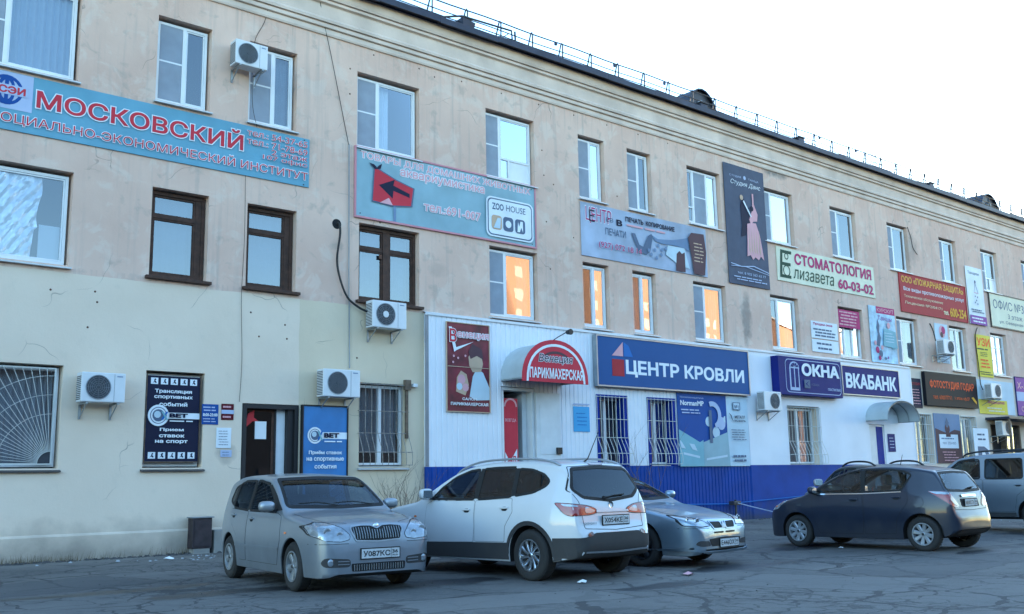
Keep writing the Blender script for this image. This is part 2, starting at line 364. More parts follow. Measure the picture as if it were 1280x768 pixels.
# ---------------------------------------------------------------- the long office building
Y0=19.5; SY=19.39
B=thing('office_building','long three-storey beige plaster office building covered in shop signs','building',(0,Y0,0))
def plaster():
    m=bpy.data.materials.new('plaster'); m.use_nodes=True; t=m.node_tree; b=t.nodes['Principled BSDF']; L=t.links.new
    tc=N(t,'ShaderNodeTexCoord').outputs['Object']; sx=N(t,'ShaderNodeSeparateXYZ'); L(tc,sx.inputs[0])
    def noise(sc,de=6,ro=.55,vec=None,dist=0):
        n=N(t,'ShaderNodeTexNoise'); n.inputs['Scale'].default_value=sc; n.inputs['Detail'].default_value=de; n.inputs['Roughness'].default_value=ro; n.inputs['Distortion'].default_value=dist; L(vec or tc,n.inputs['Vector']); return n.outputs['Fac']
    def mr(i,a,b_,c,d):
        n=N(t,'ShaderNodeMapRange'); L(i,n.inputs[0])
        for k,v in zip((1,2,3,4),(a,b_,c,d)): n.inputs[k].default_value=v
        return n.outputs[0]
    def ma(op,a,b_=0):
        n=N(t,'ShaderNodeMath',operation=op)
        for k,v in ((0,a),(1,b_)):
            if isinstance(v,(int,float)): n.inputs[k].default_value=v
            else: L(v,n.inputs[k])
        return n.outputs[0]
    def mix(f,a,b_):
        n=N(t,'ShaderNodeMix',data_type='RGBA'); 
        if isinstance(f,(int,float)): n.inputs['Factor'].default_value=f
        else: L(f,n.inputs['Factor'])
        for k,v in (('A',a),('B',b_)):
            if isinstance(v,tuple): n.inputs[k].default_value=(*v,1)
            else: L(v,n.inputs[k])
        return n.outputs['Result']
    X,Z=sx.outputs[0],sx.outputs[2]
    up=mix(mr(noise(.5,5),.35,.65,0,1),(.62,.42,.335),(.72,.515,.415))
    up=mix(mr(noise(1.7,7,.65,dist=.6),.52,.60,0,.42),up,(.72,.61,.52))         # lighter repair patches
    up=mix(mr(noise(2.6,6,.6,dist=.4),.57,.68,0,.5),up,(.39,.32,.27))         # old grey stains
    mp=N(t,'ShaderNodeMapping'); mp.inputs['Scale'].default_value=(3.2,1,.16); L(tc,mp.inputs['Vector'])
    up=mix(mr(noise(1.6,5,.6,vec=mp.outputs[0]),.54,.72,0,.5),up,(.40,.33,.29))  # rain streaks
    ledge=ma('MAXIMUM',ma('MULTIPLY',mr(Z,8.1,9.08,0,1),ma('LESS_THAN',Z,9.1)),ma('MAXIMUM',mr(Z,10.9,11.6,0,1),ma('MULTIPLY',mr(Z,4.55,5.40,0,.8),ma('LESS_THAN',Z,5.42))))
    mp2=N(t,'ShaderNodeMapping'); mp2.inputs['Scale'].default_value=(9,1,.35); L(tc,mp2.inputs['Vector'])
    drip=ma('MULTIPLY',ledge,mr(noise(1.4,4,.6,vec=mp2.outputs[0]),.52,.74,0,.34)); up=mix(drip,up,(.24,.20,.175))
    lo=mix(mr(noise(.45,4),.35,.65,0,1),(.71,.585,.465),(.77,.645,.52))
    lo=mix(mr(noise(3,6,.6),.58,.72,0,.22),lo,(.56,.48,.385))
    yl=mix(mr(noise(.6,4),.35,.65,0,1),(.65,.535,.39),(.71,.59,.435))
    lo=mix(ma('MULTIPLY',ma('GREATER_THAN',ma('ADD',X,ma('MULTIPLY',noise(.8,2),.1)),10.4),ma('LESS_THAN',X,13.8)),lo,yl)
    edge=ma('ADD',Z,ma('MULTIPLY',ma('SUBTRACT',noise(1.5,5),.5),.10))
    col=mix(ma('GREATER_THAN',edge,5.30),lo,up)
    # soot and damp near the ground, and the stain under the cornice outlet
    wob=ma('MULTIPLY',ma('SUBTRACT',noise(1.8,6),.5),.9)
    col=mix(mr(ma('ADD',Z,wob),.05,.75,.72,0),col,(.17,.155,.135))
    for sxx,szz,rx_,rz_,am in ((28.4,11.75,.9,.35,.8),(25.3,12.15,.5,.25,.7),(14.1,6.4,.30,.2,.2),(8.75,1.95,.22,.22,.35),(26.3,6.3,.28,.9,.6),(36.9,10.1,1.0,.8,.35),(2.5,8.2,1.2,.4,.3)):
        d=ma('ADD',ma('POWER',ma('ABSOLUTE',ma('DIVIDE',ma('SUBTRACT',X,sxx),rx_)),2),ma('POWER',ma('ABSOLUTE',ma('DIVIDE',ma('SUBTRACT',Z,szz),rz_)),2))
        d=ma('ADD',d,ma('MULTIPLY',ma('SUBTRACT',noise(3.2,5),.5),2.4)); col=mix(mr(d,.3,1.2,am,0),col,(.17,.155,.145))
    # hairline cracks in the plaster
    n=N(t,'ShaderNodeTexNoise'); n.inputs['Scale'].default_value=1.1; L(tc,n.inputs['Vector'])
    wv=N(t,'ShaderNodeVectorMath',operation='MULTIPLY_ADD'); L(n.outputs['Color'],wv.inputs[0]); wv.inputs[1].default_value=(.9,.9,.9); L(tc,wv.inputs[2])
    v=N(t,'ShaderNodeTexVoronoi',feature='DISTANCE_TO_EDGE'); v.inputs['Scale'].default_value=.45; L(wv.outputs[0],v.inputs['Vector'])
    cr=ma('MULTIPLY',ma('LESS_THAN',v.outputs['Distance'],.0022),mr(noise(.7,2),.54,.60,0,.5)); col=mix(cr,col,(.14,.12,.11))
    L(col,b.inputs['Base Color']); b.inputs['Roughness'].default_value=.9
    bp=N(t,'ShaderNodeBump'); bp.inputs['Strength'].default_value=.55; bp.inputs['Distance'].default_value=.02
    L(ma('ADD',ma('ADD',noise(2.2,6),ma('MULTIPLY',noise(26,6,.7),.22)),ma('MULTIPLY',cr,-.5)),bp.inputs['Height']); L(bp.outputs[0],b.inputs['Normal'])
    M['plaster']=m
plaster()
T0,T1=9.12,10.97; S0,S1=5.44,7.27; G0,G1=1.66,3.55
OP=[]     # every opening x0,x1,z0,z1
def op(x0,x1,z0,z1): OP.append((x0,x1,z0,z1)); return (x0,x1,z0,z1)
topw=[(3.3,5.46,'blinds',.40),(6.98,8.14,'net',.54),(9.01,10.17,'net',.54),(11.75,13.53,'net',.35),(15.64,17.32,'door',.32),(18.98,20.02,'net',.54),(20.98,22.02,'net',.54),
 (23.69,25.32,'three',.2),(27.55,29.3,'net',.34),(31.62,33.3,'net',.34),(35.55,37.08,'net',.36),(39.62,41.05,'net',.36),(43.3,44.85,'door',.36),(47.3,48.9,'net',.36),(51.2,52.8,'net',.36),(-.9,.3,'net',.5)]
secw=[(3.3,5.49,'foil',.28),(7.01,8.2,'wood1',0),(9.06,10.23,'wood1',0),(11.83,13.52,'wood2',0),(15.7,17.34,'net',.36),(19.02,20.05,'plain',.5),(21.02,22.02,'plain',.5),(23.72,25.3,'net',.40),
 (27.65,29.25,'plain',.33),(31.66,33.28,'three2',.3),(35.66,37.24,'net',.32),(39.8,41.25,'plain',.55),(43.45,44.95,'lattice',.5),(47.3,48.9,'net',.36),(51.2,52.8,'net',.36),(-.9,.3,'plain',.5)]
for q in topw: op(q[0],q[1],T0,T1)
for q in secw: op(q[0],q[1],S0,S1)
gw=[(3.3,5.51,'sunray'),(7.05,8.24,'posterwin'),(11.87,13.15,'cage'),(19.27,20.42,'cage_blue'),(21.3,22.45,'cage_blue'),(28.05,29.85,'cage_dark'),(36.3,37.62,'latt'),(40.04,41.3,'latt')]
for q in gw: op(q[0],q[1],G0,G1)
doors=[(9.07,10.37,.25,2.98),(15.94,17.02,.3,3.62),(32.96,33.94,.3,3.05),(42.6,45.4,.15,3.3)]
for q in doors: op(*q)
def grid_wall(x0,x1,z0,z1,y,ops,dep):
    """flat wall with the openings left out, and their reveals to depth dep"""
    xs=sorted({x0,x1}|{v for o in ops for v in (o[0],o[1]) if x0<v<x1}); zs=sorted({z0,z1}|{v for o in ops for v in (o[2],o[3]) if z0<v<z1})
    mb=MB(); idx={}
    def vi(i,j):
        if (i,j) not in idx: idx[(i,j)]=len(mb.v); mb.v.append((xs[i],y,zs[j]))
        return idx[(i,j)]
    for i in range(len(xs)-1):
        for j in range(len(zs)-1):
            cx=(xs[i]+xs[i+1])/2; cz=(zs[j]+zs[j+1])/2
            if any(o[0]<cx<o[1] and o[2]<cz<o[3] for o in ops): continue
            mb.f.append((vi(i,j),vi(i+1,j),vi(i+1,j+1),vi(i,j+1)))
    for a,b_,c,d in ops:
        for p,q in (((a,c),(a,d)),((a,d),(b_,d)),((b_,d),(b_,c)),((b_,c),(a,c))):
            mb.add([(p[0],y,p[1]),(q[0],y,q[1]),(q[0],y+dep,q[1]),(p[0],y+dep,p[1])],[(0,1,2,3)])
    return mb
wl=grid_wall(-14,150,-.3,12.7,Y0,OP,.32)
wl.add([(-14,Y0,-.3),(-14,Y0,12.7),(-14,33,12.7),(-14,33,-.3)],[(0,1,2,3)]).add([(150,Y0,-.3),(150,Y0,12.7),(150,33,12.7),(150,33,-.3)],[(0,1,2,3)]).add([(-14,33,-.3),(-14,33,12.7),(150,33,12.7),(150,33,-.3)],[(0,1,2,3)])
wl.build('wall','plaster',B)
MB().box(-13.8,149.8,20.75,20.85,0,12.6).build('interior_partition','interior_wall',B)
# plinth ledge
q=MB()
for a,b_ in ((-14,9.0),(10.45,13.6)): q.add([(a,Y0-.05,-.2),(b_,Y0-.05,-.2),(b_,Y0-.05,.44),(b_,Y0+.01,.49),(a,Y0+.01,.49),(a,Y0-.05,.44)],[(0,1,2,5),(5,2,3,4)]).add([(b_,Y0-.05,-.2),(b_,Y0-.05,.44),(b_,Y0+.01,.49),(b_,Y0+.01,-.2)],[(0,1,2,3)])
q.build('plinth','plaster',B)
# cornice: moulded profile run along the whole front (out from wall, height)
prof=[(0,11.62),(.035,11.62),(.05,11.66),(.05,11.76),(.03,11.765),(.03,11.785),(.08,11.79),(.09,11.80),(.09,11.88),(.06,11.885),(.06,11.905),(.12,11.91),(.13,11.97),(.09,12.03),(.08,12.34),(.09,12.35),(.15,12.37),(.15,12.43),(.12,12.435),(.12,12.455),(.18,12.46),(.20,12.52),(.20,12.74)]
mb=MB(); xs=[-14+i*2 for i in range(83)]
mb.add([(x,Y0-p,z) for x in xs for p,z in prof],[(i*len(prof)+j,(i+1)*len(prof)+j,(i+1)*len(prof)+j+1,i*len(prof)+j+1) for i in range(len(xs)-1) for j in range(len(prof)-1)])
mat('cornice_plaster',(.64,.53,.45),.9,var=.16,scale=1.2,bump=.3); mb.build('cornice','cornice_plaster',B)
mat('roof_metal','#2c3040',.5,.3,var=.3); mat('roof_sheet','#5d646c',.5,.4,var=.25)
MB().add([(x,y,z) for x in (-14.3,150.3) for y,z in ((19.12,12.86),(26.3,15.2),(33.4,12.86),(33.4,12.8),(26.3,15.1),(19.5,12.78))],[(0,1,7,6),(1,2,8,7),(2,3,9,8),(3,4,10,9),(4,5,11,10),(5,0,6,11),(0,5,4,3,2,1),(6,7,8,9,10,11)]).build('roof','roof_sheet',B)
rnd=random.Random(5); mb=MB(); x=-14.3
while x<150.2:
    x2=min(150.3,x+rnd.uniform(1.8,2.2)); dz=rnd.uniform(-.015,.015)
    mb=MB().box(x+.004,x2-.004,19.085,19.115,12.70+dz,12.865+dz).box(x+.004,x2-.004,19.115,19.52,12.755+dz,12.775+dz)
    mb.build('eave_flashing','roof_metal',B); x=x2
def dormer(x0,x1,y0,zb,h,deep):
    d=MB(); n=12; cx=(x0+x1)/2; r=(x1-x0)/2; ar=[(cx-r*math.cos(math.pi*k/n),zb+h*math.sin(math.pi*k/n)) for k in range(n+1)]
    ar2=[(cx-(r+.05)*math.cos(math.pi*k/n),zb+(h+.05)*math.sin(math.pi*k/n)) for k in range(n+1)]
    v=[(a,y0-.12,b) for a,b in ar2]+[(a,y0+deep,b) for a,b in ar2]; L=n+1
    d.add(v,[(i,i+1,i+1+L,i+L) for i in range(n)])
    d.add([(a,y0-.12,b) for a,b in ar]+[(a,y0-.12,b) for a,b in ar2],[(i,i+1,i+1+L,i+L) for i in range(n)])
    for k in range(1,4):                                            # standing seams
        y=y0+deep*k/4; d.tube([(a,y,b+.01) for a,b in ar2],.018,4)
    o=d.build('dormer','roof_metal',B)
    g=MB().add([(a,y0,b) for a,b in ar],[tuple(range(L))]).build('dormer_front','dark_metal',o)
    MB().lathe([(0,y0-.02),(.16,y0-.02),(.16,y0-.05),(.21,y0-.05),(.21,y0-.005)],(cx,0,zb+h*.48)).build('dormer_window','grey_metal',o)
dormer(25.65,27.2,21.0,13.5,1.08,2.4); dormer(47.0,48.9,21.0,13.5,1.05,2.6); dormer(6.0,7.5,21.0,13.5,1.05,2.4)

# ---------------------------------------------------------------- upper windows
def frame_rect(mb,x0,x1,z0,z1,w_,y0,y1):
    mb.box(x0,x1,y0,y1,z1-w_,z1).box(x0,x1,y0,y1,z0,z0+w_).box(x0,x0+w_,y0,y1,z0+w_+.0005,z1-w_-.0005).box(x1-w_,x1,y0,y1,z0+w_+.0005,z1-w_-.0005)
wr=random.Random(11)
def pane(par,x0,x1,z0,z1,y,m='pane'):
    t1=wr.uniform(-.006,.006); t2=wr.uniform(-.006,.006)
    w2=(x1-x0)/2; h2=(z1-z0)/2
    MB().add([(x0,y-t1*w2-t2*h2,z0),(x1,y+t1*w2-t2*h2,z0),(x1,y+t1*w2+t2*h2,z1),(x0,y-t1*w2+t2*h2,z1)],[(0,1,2,3)]).build('pane',m,par)
def curtain(par,x0,x1,z0,z1,y,m,amp=.03,wl_=.12,name='curtain'):
    n=max(4,int((x1-x0)/.02)); ph=wr.uniform(0,6)
    v=[(x0+(x1-x0)*i/n,y+amp*math.sin(6.283*(x1-x0)*i/n/wl_+ph+.8*math.sin(i*.13)),z) for i in range(n+1) for z in (z0,z1)]
    MB().add(v,[(2*i,2*i+2,2*i+3,2*i+1) for i in range(n)]).build(name,m,par,smooth=60)
def sill(par,x0,x1,z,out=.09,m='sill_metal',t=.025):
    MB().add([(x0-.04,Y0-out,z-.045),(x1+.04,Y0-out,z-.045),(x1+.04,Y0+.16,z+.012),(x0-.04,Y0+.16,z+.012),(x0-.04,Y0-out,z-.045-t),(x1+.04,Y0-out,z-.045-t),(x1+.04,Y0-.001,z-.045-t),(x0-.04,Y0-.001,z-.045-t)],
      [(0,1,2,3),(0,4,5,1),(4,7,6,5),(0,3,7,4),(1,5,6,2)]).build('sill',m,par)
def pvc(x0,x1,z0,z1,kind,f):
    yf=Y0+.13; fb=MB(); a,b_,c,d=x0+.035,x1-.05,z0+.03,z1-.07
    frame_rect(fb,a,b_,c,d,.055,yf,yf+.07)
    xm=a+(b_-a)*f; 
    if kind=='three': xm=a+(b_-a)*.24; xn=a+(b_-a)*.66
    if kind=='three2': xm=a+(b_-a)*.3; xn=a+(b_-a)*.64
    mw=.04
    fb.box(xm-mw,xm+mw,yf-.004,yf+.066,c+.056,d-.056)
    zm=(c+d)/2+.02
    L0,L1,R0,R1=a+.055,xm-mw,xm+mw,b_-.055
    fb2=[]
    win=None
    if kind in('net','door','blinds'): fb.box(L0,L1,yf-.002,yf+.05,zm-.018,zm+.018)
    if kind=='three': fb.box(L0,L1,yf-.002,yf+.05,c+.50,c+.54).box(xn-mw,xn+mw,yf-.004,yf+.066,c+.056,d-.056).box(xm+mw,xn-mw,yf-.002,yf+.05,zm-.018,zm+.018)
    if kind=='three2': fb.box(xn-mw,xn+mw,yf-.004,yf+.066,c+.056,d-.056)
    if kind=='lattice': fb.box(L0,L1,yf-.002,yf+.05,c+.6,c+.63).box(L0,L1,yf-.002,yf+.05,c+1.15,c+1.18).box(R0,R1,yf-.002,yf+.05,c+1.15,c+1.18)
    if kind=='door': fb.box(R0,R1,yf-.003,yf+.06,c+.56,c+.62).box(R0+.26,R0+.31,yf-.003,yf+.06,c+.056,c+.56)
    # sash rims
    sash=MB()
    for p,q in (((L0,L1)),((R0,R1))) if kind not in('three','three2') else ((L0,L1),(xm+mw,xn-mw),(xn+mw,b_-.055)):
        frame_rect(sash,p+.004,q-.004,c+.06,d-.06,.028,yf+.012,yf+.05)
    o=fb.build('window','white_plastic',B); sash.build('sash','white_plastic',o)
    sill(o,x0,x1,z0)
    gp=yf+.03
    if kind in('three','three2'):
        pane(o,L0,L1,c+.05,d-.05,gp); pane(o,xm+mw,xn-mw,c+.05,d-.05,gp); pane(o,xn+mw,b_-.05,c+.05,d-.05,gp)
        if kind=='three': MB().box(xm+mw+.01,xn-mw-.01,yf+.002,yf+.006,c+.06,d-.06).build('mosquito_screen','net',o)
    else:
        pane(o,L0,L1,c+.05,d-.05,gp)
        if kind=='door':
            pane(o,R0,R1,c+.62,d-.05,gp); pane(o,R0,R0+.26,c+.05,c+.56,gp)
            MB().box(R0+.31,R1,gp-.01,gp+.02,c+.056,c+.56).build('panel','white_plastic',o)
        else: pane(o,R0,R1,c+.05,d-.05,gp)
        if kind in('net','door','blinds'): MB().box(L0+.006,L1-.006,yf+.002,yf+.006,c+.06,d-.06).build('mosquito_screen','net',o)
    if kind=='blinds': curtain(o,R0,R1,c+.05,d-.05,yf+.10,'blind',.035,.14,'vertical_blinds')
    elif kind=='foil':
        n=26;v=[];rr=random.Random(4)
        for i in range(n+1):
            for j in range(n+1):
                u=i/n; v_=j/n; right=R0+(R1-R0)*(.70+.03*math.sin(v_*9)) if v_>.35 else R0+(R1-R0)*(.62+.1*v_)
                x=R0+(right-R0)*u
                v.append((x,yf+.07+.018*math.sin(u*13+v_*7)+.012*math.sin(u*29-v_*31)+rr.uniform(-.006,.006),c+.07+(d-c-.14)*v_))
        L=n+1; MB().add(v,[(i*L+j,(i+1)*L+j,(i+1)*L+j+1,i*L+j+1) for i in range(n) for j in range(n)]).build('foil_sheet','foil',o)
        MB().box(R0+(R1-R0)*.72,R1-.02,yf+.12,yf+.125,c+.06,c+.75).build('blind','paper',o)
    else:
        k=wr.random()
        if kind=='plain' and k<.5: curtain(o,R0-.2,R1,c,d,yf+.2,'curtain_dark')
        elif k<.45: curtain(o,xm-.1,xm+(R1-xm)*wr.uniform(.4,1),c,d,yf+.2,'curtain_white')
        elif k<.7: curtain(o,R1-.35,R1+.02,c,d,yf+.2,'curtain_dark')
    return o
def wood(x0,x1,z0,z1,cols):
    yf=Y0+.17; o_=MB(); a,b_,c,d=x0+.02,x1-.02,z0+.02,z1-.04
    frame_rect(o_,a,b_,c,d,.065,yf-.02,yf+.10)
    if cols==1: o_.box(b_-.19,b_-.066,yf,yf+.09,c+.066,d-.066); parts=[(a+.066,b_-.19)]
    else:
        xm=(a+b_)/2; o_.box(xm-.09,xm+.09,yf-.015,yf+.09,c+.066,d-.066); parts=[(a+.066,xm-.09),(xm+.09,b_-.066)]
    o=o_.build('window','dark_wood',B); zt=d-.52
    s_=MB(); t_=MB()
    for p,q in parts:
        frame_rect(s_,p+.003,q-.003,c+.07,zt-.03,.04,yf+.01,yf+.07); frame_rect(s_,p+.003,q-.003,zt+.03,d-.07,.04,yf+.01,yf+.07)
        t_.box(p,q,yf-.004,yf+.08,zt-.03,zt+.03)
        pane(o,p+.035,q-.035,c+.10,zt-.065,yf+.04,'pane_sky'); pane(o,p+.035,q-.035,zt+.065,d-.10,yf+.04,'pane_sky')
        # inner putty strip, old white paint
        frame_rect(s_,p+.04,q-.04,c+.105,zt-.065,.012,yf+.028,yf+.034)
    s_.build('sash','dark_wood',o); t_.build('transom','dark_wood',o)
    MB().bbox(x0-.08,x1+.08,Y0-.10,Y0+.17,z0-.07,z0-.005,.01).build('sill','dark_wood',o)
    if cols==2: MB().bbox((x0+x1)/2-.2,(x0+x1)/2-.12,yf-.03,yf+.0,zt-.2,zt-.1,.008).build('window_handle','rusty',o)
    curtain(o,a+.09,b_-.09,c+.1,d-.1,yf+.22,'curtain_dark',.02,.2)
for x0,x1,k,f in topw: pvc(x0,x1,T0,T1,k,f)
for x0,x1,k,f in secw:
    if k=='wood1': wood(x0,x1,S0,S1,1)
    elif k=='wood2': wood(x0,x1,S0,S1,2)
    else: pvc(x0,x1,S0,S1,k,f)
# lintel shadow gaps: rough plaster edge above each old window
# ---------------------------------------------------------------- ground floor windows with grilles
def ground_window(x0,x1,kind):
    yf=Y0+.17; a,b_,c,d=x0+.03,x1-.03,G0+.03,G1-.04; fb=MB(); frame_rect(fb,a,b_,c,d,.06,yf,yf+.07)
    xm=(a+b_)/2 if kind!='sunray' else a+(b_-a)*.42
    if kind=='posterwin': xm=a+.06
    else: fb.box(xm-.05,xm+.05,yf-.004,yf+.066,c+.061,d-.061)
    o=fb.build('window','white_plastic' if kind!='sunray' else 'white_metal',B)
    if kind=='posterwin': pane(o,a+.05,b_-.05,c+.05,d-.05,yf+.03)
    else: pane(o,a+.05,xm-.04,c+.05,d-.05,yf+.03,'pane_clear'); pane(o,xm+.04,b_-.05,c+.05,d-.05,yf+.03,'pane_clear')
    if kind in('cage','sunray','cage_dark'): curtain(o,a,b_,c+(.3 if kind=='cage' else 0),d,yf+.25,'curtain_dark',.02,.1)
    sill(o,x0,x1,G0,.07,'sill_old' if kind in('sunray','posterwin') else 'sill_metal')
    if kind=='sunray':
        g=MB(); yg=Y0+.06; gx0,gx1,gz0,gz1=x0+.02,x1-.10,G0+.07,G1-.05; frame_rect(g,gx0,gx1,gz0,gz1,.025,yg,yg+.02); ox,oz=gx1-.03,gz0+.02
        for k in range(1,20):
            an=R(90+k*90/20); L=4
            tx=(gx0-ox)/math.cos(an); tz=(gz1-oz)/max(1e-6,math.sin(an)); t_=min(tx,tz); r0=.22
            g.tube([(ox+r0*math.cos(an),yg-.004,oz+r0*math.sin(an)),(ox+t_*math.cos(an),yg-.004,oz+t_*math.sin(an))],.0055,5)
        for r_ in (.22,.9,1.25,1.6):
            pts=[(ox+r_*math.cos(R(90+i*5)),yg-.016,oz+r_*math.sin(R(90+i*5))) for i in range(19)]; pts=[p for p in pts if p[0]>gx0 and p[2]<gz1]
            g.tube(pts,.005,5)
        g.build('window_grille','grille_white',o)
        k=MB(); n=8; pts=[(ox,oz)]+[(ox+.21*math.cos(R(90+i*90/n)),oz+.21*math.sin(R(90+i*90/n))) for i in range(n+1)]; k.prism(pts,yg-.003,yg+.008); k.build('grille_hub','dark_metal',o)
    if kind.startswith('cage'):
        g=MB(); ys=SY if kind!='cage' else Y0; n=8 if kind!='cage_dark' else 11
        for k in range(n+1):
            x=x0-.02+(x1-x0+.04)*k/n; jit=.02*math.sin(k*2.3)
            pts=[(x,ys-.035,G1-.0),(x,ys-.035,G0+.75)]+[(x+jit*t_,ys-.035-.20*math.sin(t_*math.pi*.62)**1.2 ,G0+.75-.72*t_) for t_ in [i/7 for i in range(1,8)]]
            g.tube(pts,.008,5)
        for z,yo in ((G1-.03,.05),(G0+1.25,.05),(G0+.75,.05),(G0+.32,.22),(G0+.03,.21)):
            g.tube([(x0-.03,ys-.035 if yo>.1 else ys+.0,z),(x0-.03,ys-yo,z),(x1+.03,ys-yo,z),(x1+.03,ys-.035 if yo>.1 else ys+.0,z)],.009,5)
        g.build('window_grille','grille_white' if kind!='cage' else 'rust_white',o)
    if kind=='latt':
        g=MB(); ys=Y0-.03; n=9; frame_rect(g,x0-.02,x1+.02,G0-.02,G1+.04,.035,ys-.01,ys+.012)
        for k in range(1,n): g.tube([(x0+(x1-x0)*k/n,ys,G0),(x0+(x1-x0)*k/n,ys,G1)],.009,5)
        for z in (G0+.35,G0+.95,G0+1.5): g.tube([(x0,ys-.012,z),(x1,ys-.012,z)],.011,5)
        g.build('window_grille','grille_white',o)
    return o
mat('rust_white','#8f8a86',.8,var=.4,scale=14)
for x0,x1,k in gw: ground_window(x0,x1,k)
# dark blue sheet-metal surrounds of the two grilled windows in the white cladding
mat('navy_metal','#0b2c86',.6,var=.1,spec=.12)
for x0,x1 in ((19.27,20.42),(21.3,22.45)):
    q=MB(); q.box(x0-.01,x0+.09,SY-.02,Y0+.14,G0-.02,G1+.03).box(x1-.12,x1+.05,SY-.022,Y0+.14,G0-.02,G1+.03).box(x0+.091,x1-.121,SY-.02,Y0+.12,G1-.05,G1+.03).build('window_surround','navy_metal',B)

# ---------------------------------------------------------------- cladding of the ground floor: ribbed white sheet over a blue base
ZT=5.30; ZB=1.65
cops=[(19.25,20.47,G0-.02,G1+.03),(21.28,22.5,G0-.02,G1+.03),(28.03,29.87,G0-.01,G1+.03),(15.92,17.04,-.1,3.64),(32.94,33.96,-.1,3.07)]
def ribbed(x0,x1,z0,z1,pitch,name,m,flat=False):
    mb=MB(); xs=[]; x=x0
    if flat: segs=[(x0,SY,x1,SY)]; 
    else:
        segs=[]
        while x<x1-1e-6:
            e=min(x1,x+pitch); segs+=[(x,SY,e-.05,SY),(e-.05,SY,e-.035,SY+.014),(e-.035,SY+.014,e-.015,SY+.014),(e-.015,SY+.014,e,SY)]; x=e
    for xa,ya,xb,yb in segs:
        cuts=sorted({xa,xb}|{v for o in cops for v in o[:2] if xa<v<xb})
        for p,q in zip(cuts,cuts[1:]):
            f=lambda v:ya+(yb-ya)*(v-xa)/(xb-xa) if xb>xa else ya
            zs=sorted({z0,z1}|{v for o in cops if o[0]<(p+q)/2<o[1] for v in o[2:] if z0<v<z1})
            for c,d in zip(zs,zs[1:]):
                if any(o[0]<(p+q)/2<o[1] and o[2]<(c+d)/2<o[3] for o in cops): continue
                mb.add([(p,f(p),c),(q,f(q),c),(q,f(q),d),(p,f(p),d)],[(0,1,2,3)])
    return mb.build(name,m,B)
ribbed(13.65,25.95,ZB,ZT,.155,'ribbed_cladding','siding_white'); ribbed(13.65,25.95,-.2,ZB,.155,'ribbed_base','siding_blue')
ribbed(25.95,36.13,ZB,ZT,1,'flat_cladding','siding_white',True); ribbed(25.95,36.13,-.2,ZB,1,'flat_base','siding_blue',True)
for a,b_,c,d in cops:
    q=MB()
    for xx in (a,b_): q.add([(xx,SY,max(c,0)),(xx,SY,d),(xx,Y0+.02,d),(xx,Y0+.02,max(c,0))],[(0,1,2,3)])
    q.add([(a,SY,d),(b_,SY,d),(b_,Y0+.02,d),(a,Y0+.02,d)],[(0,1,2,3)])
    q.build('opening_return','siding_white',B)
for xx in (13.65,36.13): MB().add([(xx,SY,ZB),(xx,SY,ZT),(xx,Y0+.01,ZT),(xx,Y0+.01,ZB)],[(0,1,2,3)]).build('cladding_return','siding_white',B)
for xx in (13.65,36.13): MB().add([(xx,SY,-.2),(xx,SY,ZB),(xx,Y0+.01,ZB),(xx,Y0+.01,-.2)],[(0,1,2,3)]).build('base_return','siding_blue',B)
x=13.6
while x<36.1:
    x2=min(36.18,x+2.5); MB().add([(x,SY-.03,ZT-.05),(x2-.004,SY-.03,ZT-.05),(x2-.004,SY-.03,ZT+.01),(x,SY-.03,ZT+.01),(x,Y0+.002,ZT+.05),(x2-.004,Y0+.002,ZT+.05)],[(0,1,2,3),(3,2,5,4)]).build('top_flashing','white_metal',B); x=x2
MB().box(13.60,13.70,SY-.012,SY-.002,-.1,ZB-.002).build('corner_trim','siding_blue',B); MB().box(13.60,13.70,SY-.012,SY-.002,ZB+.002,ZT-.06).build('corner_trim','grey_metal',B)
MB().box(36.1,36.18,SY-.012,SY-.002,ZB+.002,ZT-.06).build('corner_trim','white_metal',B)

# ---------------------------------------------------------------- doors
def entrance():
    x0,x1,z0,z1=doors[0]; yf=Y0+.15; fb=MB(); frame_rect(fb,x0+.01,x1-.01,z0,z1-.01,.09,yf-.16,yf+.06)
    fb.box(x0+.80,x0+.84,yf-.02,yf+.05,z0+.09,z1-.10).box(x0+1.06,x0+1.2,yf-.10,yf+.05,z0+.09,z1-.10)
    o=fb.build('entrance_door','black_metal',B)
    pane(o,x0+.1,x0+.8,z0+.1,z1-.1,yf+.02,'pane_dark')
    q=MB(); frame_rect(q,x0+.10,x0+.80,z0+.1,z1-.1,.06,yf,yf+.04); q.build('door_leaf','dark_wood',o)
    MB().box(x0+.845,x0+1.055,yf+.01,yf+.04,z0+.1,z1-.1).build('side_panel','white_metal',o)
    MB().tube([(x0+.72,yf-.03,1.1),(x0+.72,yf-.06,1.15),(x0+.72,yf-.06,1.45),(x0+.72,yf-.03,1.5)],.012,6).build('handle','galvanised',o)
    MB().box(x0+.36,x0+.62,yf-.006,yf-.001,2.25,2.62).build('notice','paper',o)
    MB().add([(x0+.12,yf-.004,2.45),(x0+.2,yf-.004,2.78),(x0+.34,yf-.004,2.85),(x0+.33,yf-.004,2.7),(x0+.44,yf-.004,2.62),(x0+.3,yf-.004,2.62)],[(0,1,2,3,4,5)]).build('sticker','red_print',o)
    MB().bbox(x0-.1,x1+.1,Y0-.9,Y0+.2,-.05,.25,.02).build('step','concrete',B)
mat('red_print','#c3252f',.6,var=.08); mat('door_white','#cfd3d6',.5,var=.08); mat('dark_inside','#15161a',.9)
entrance()
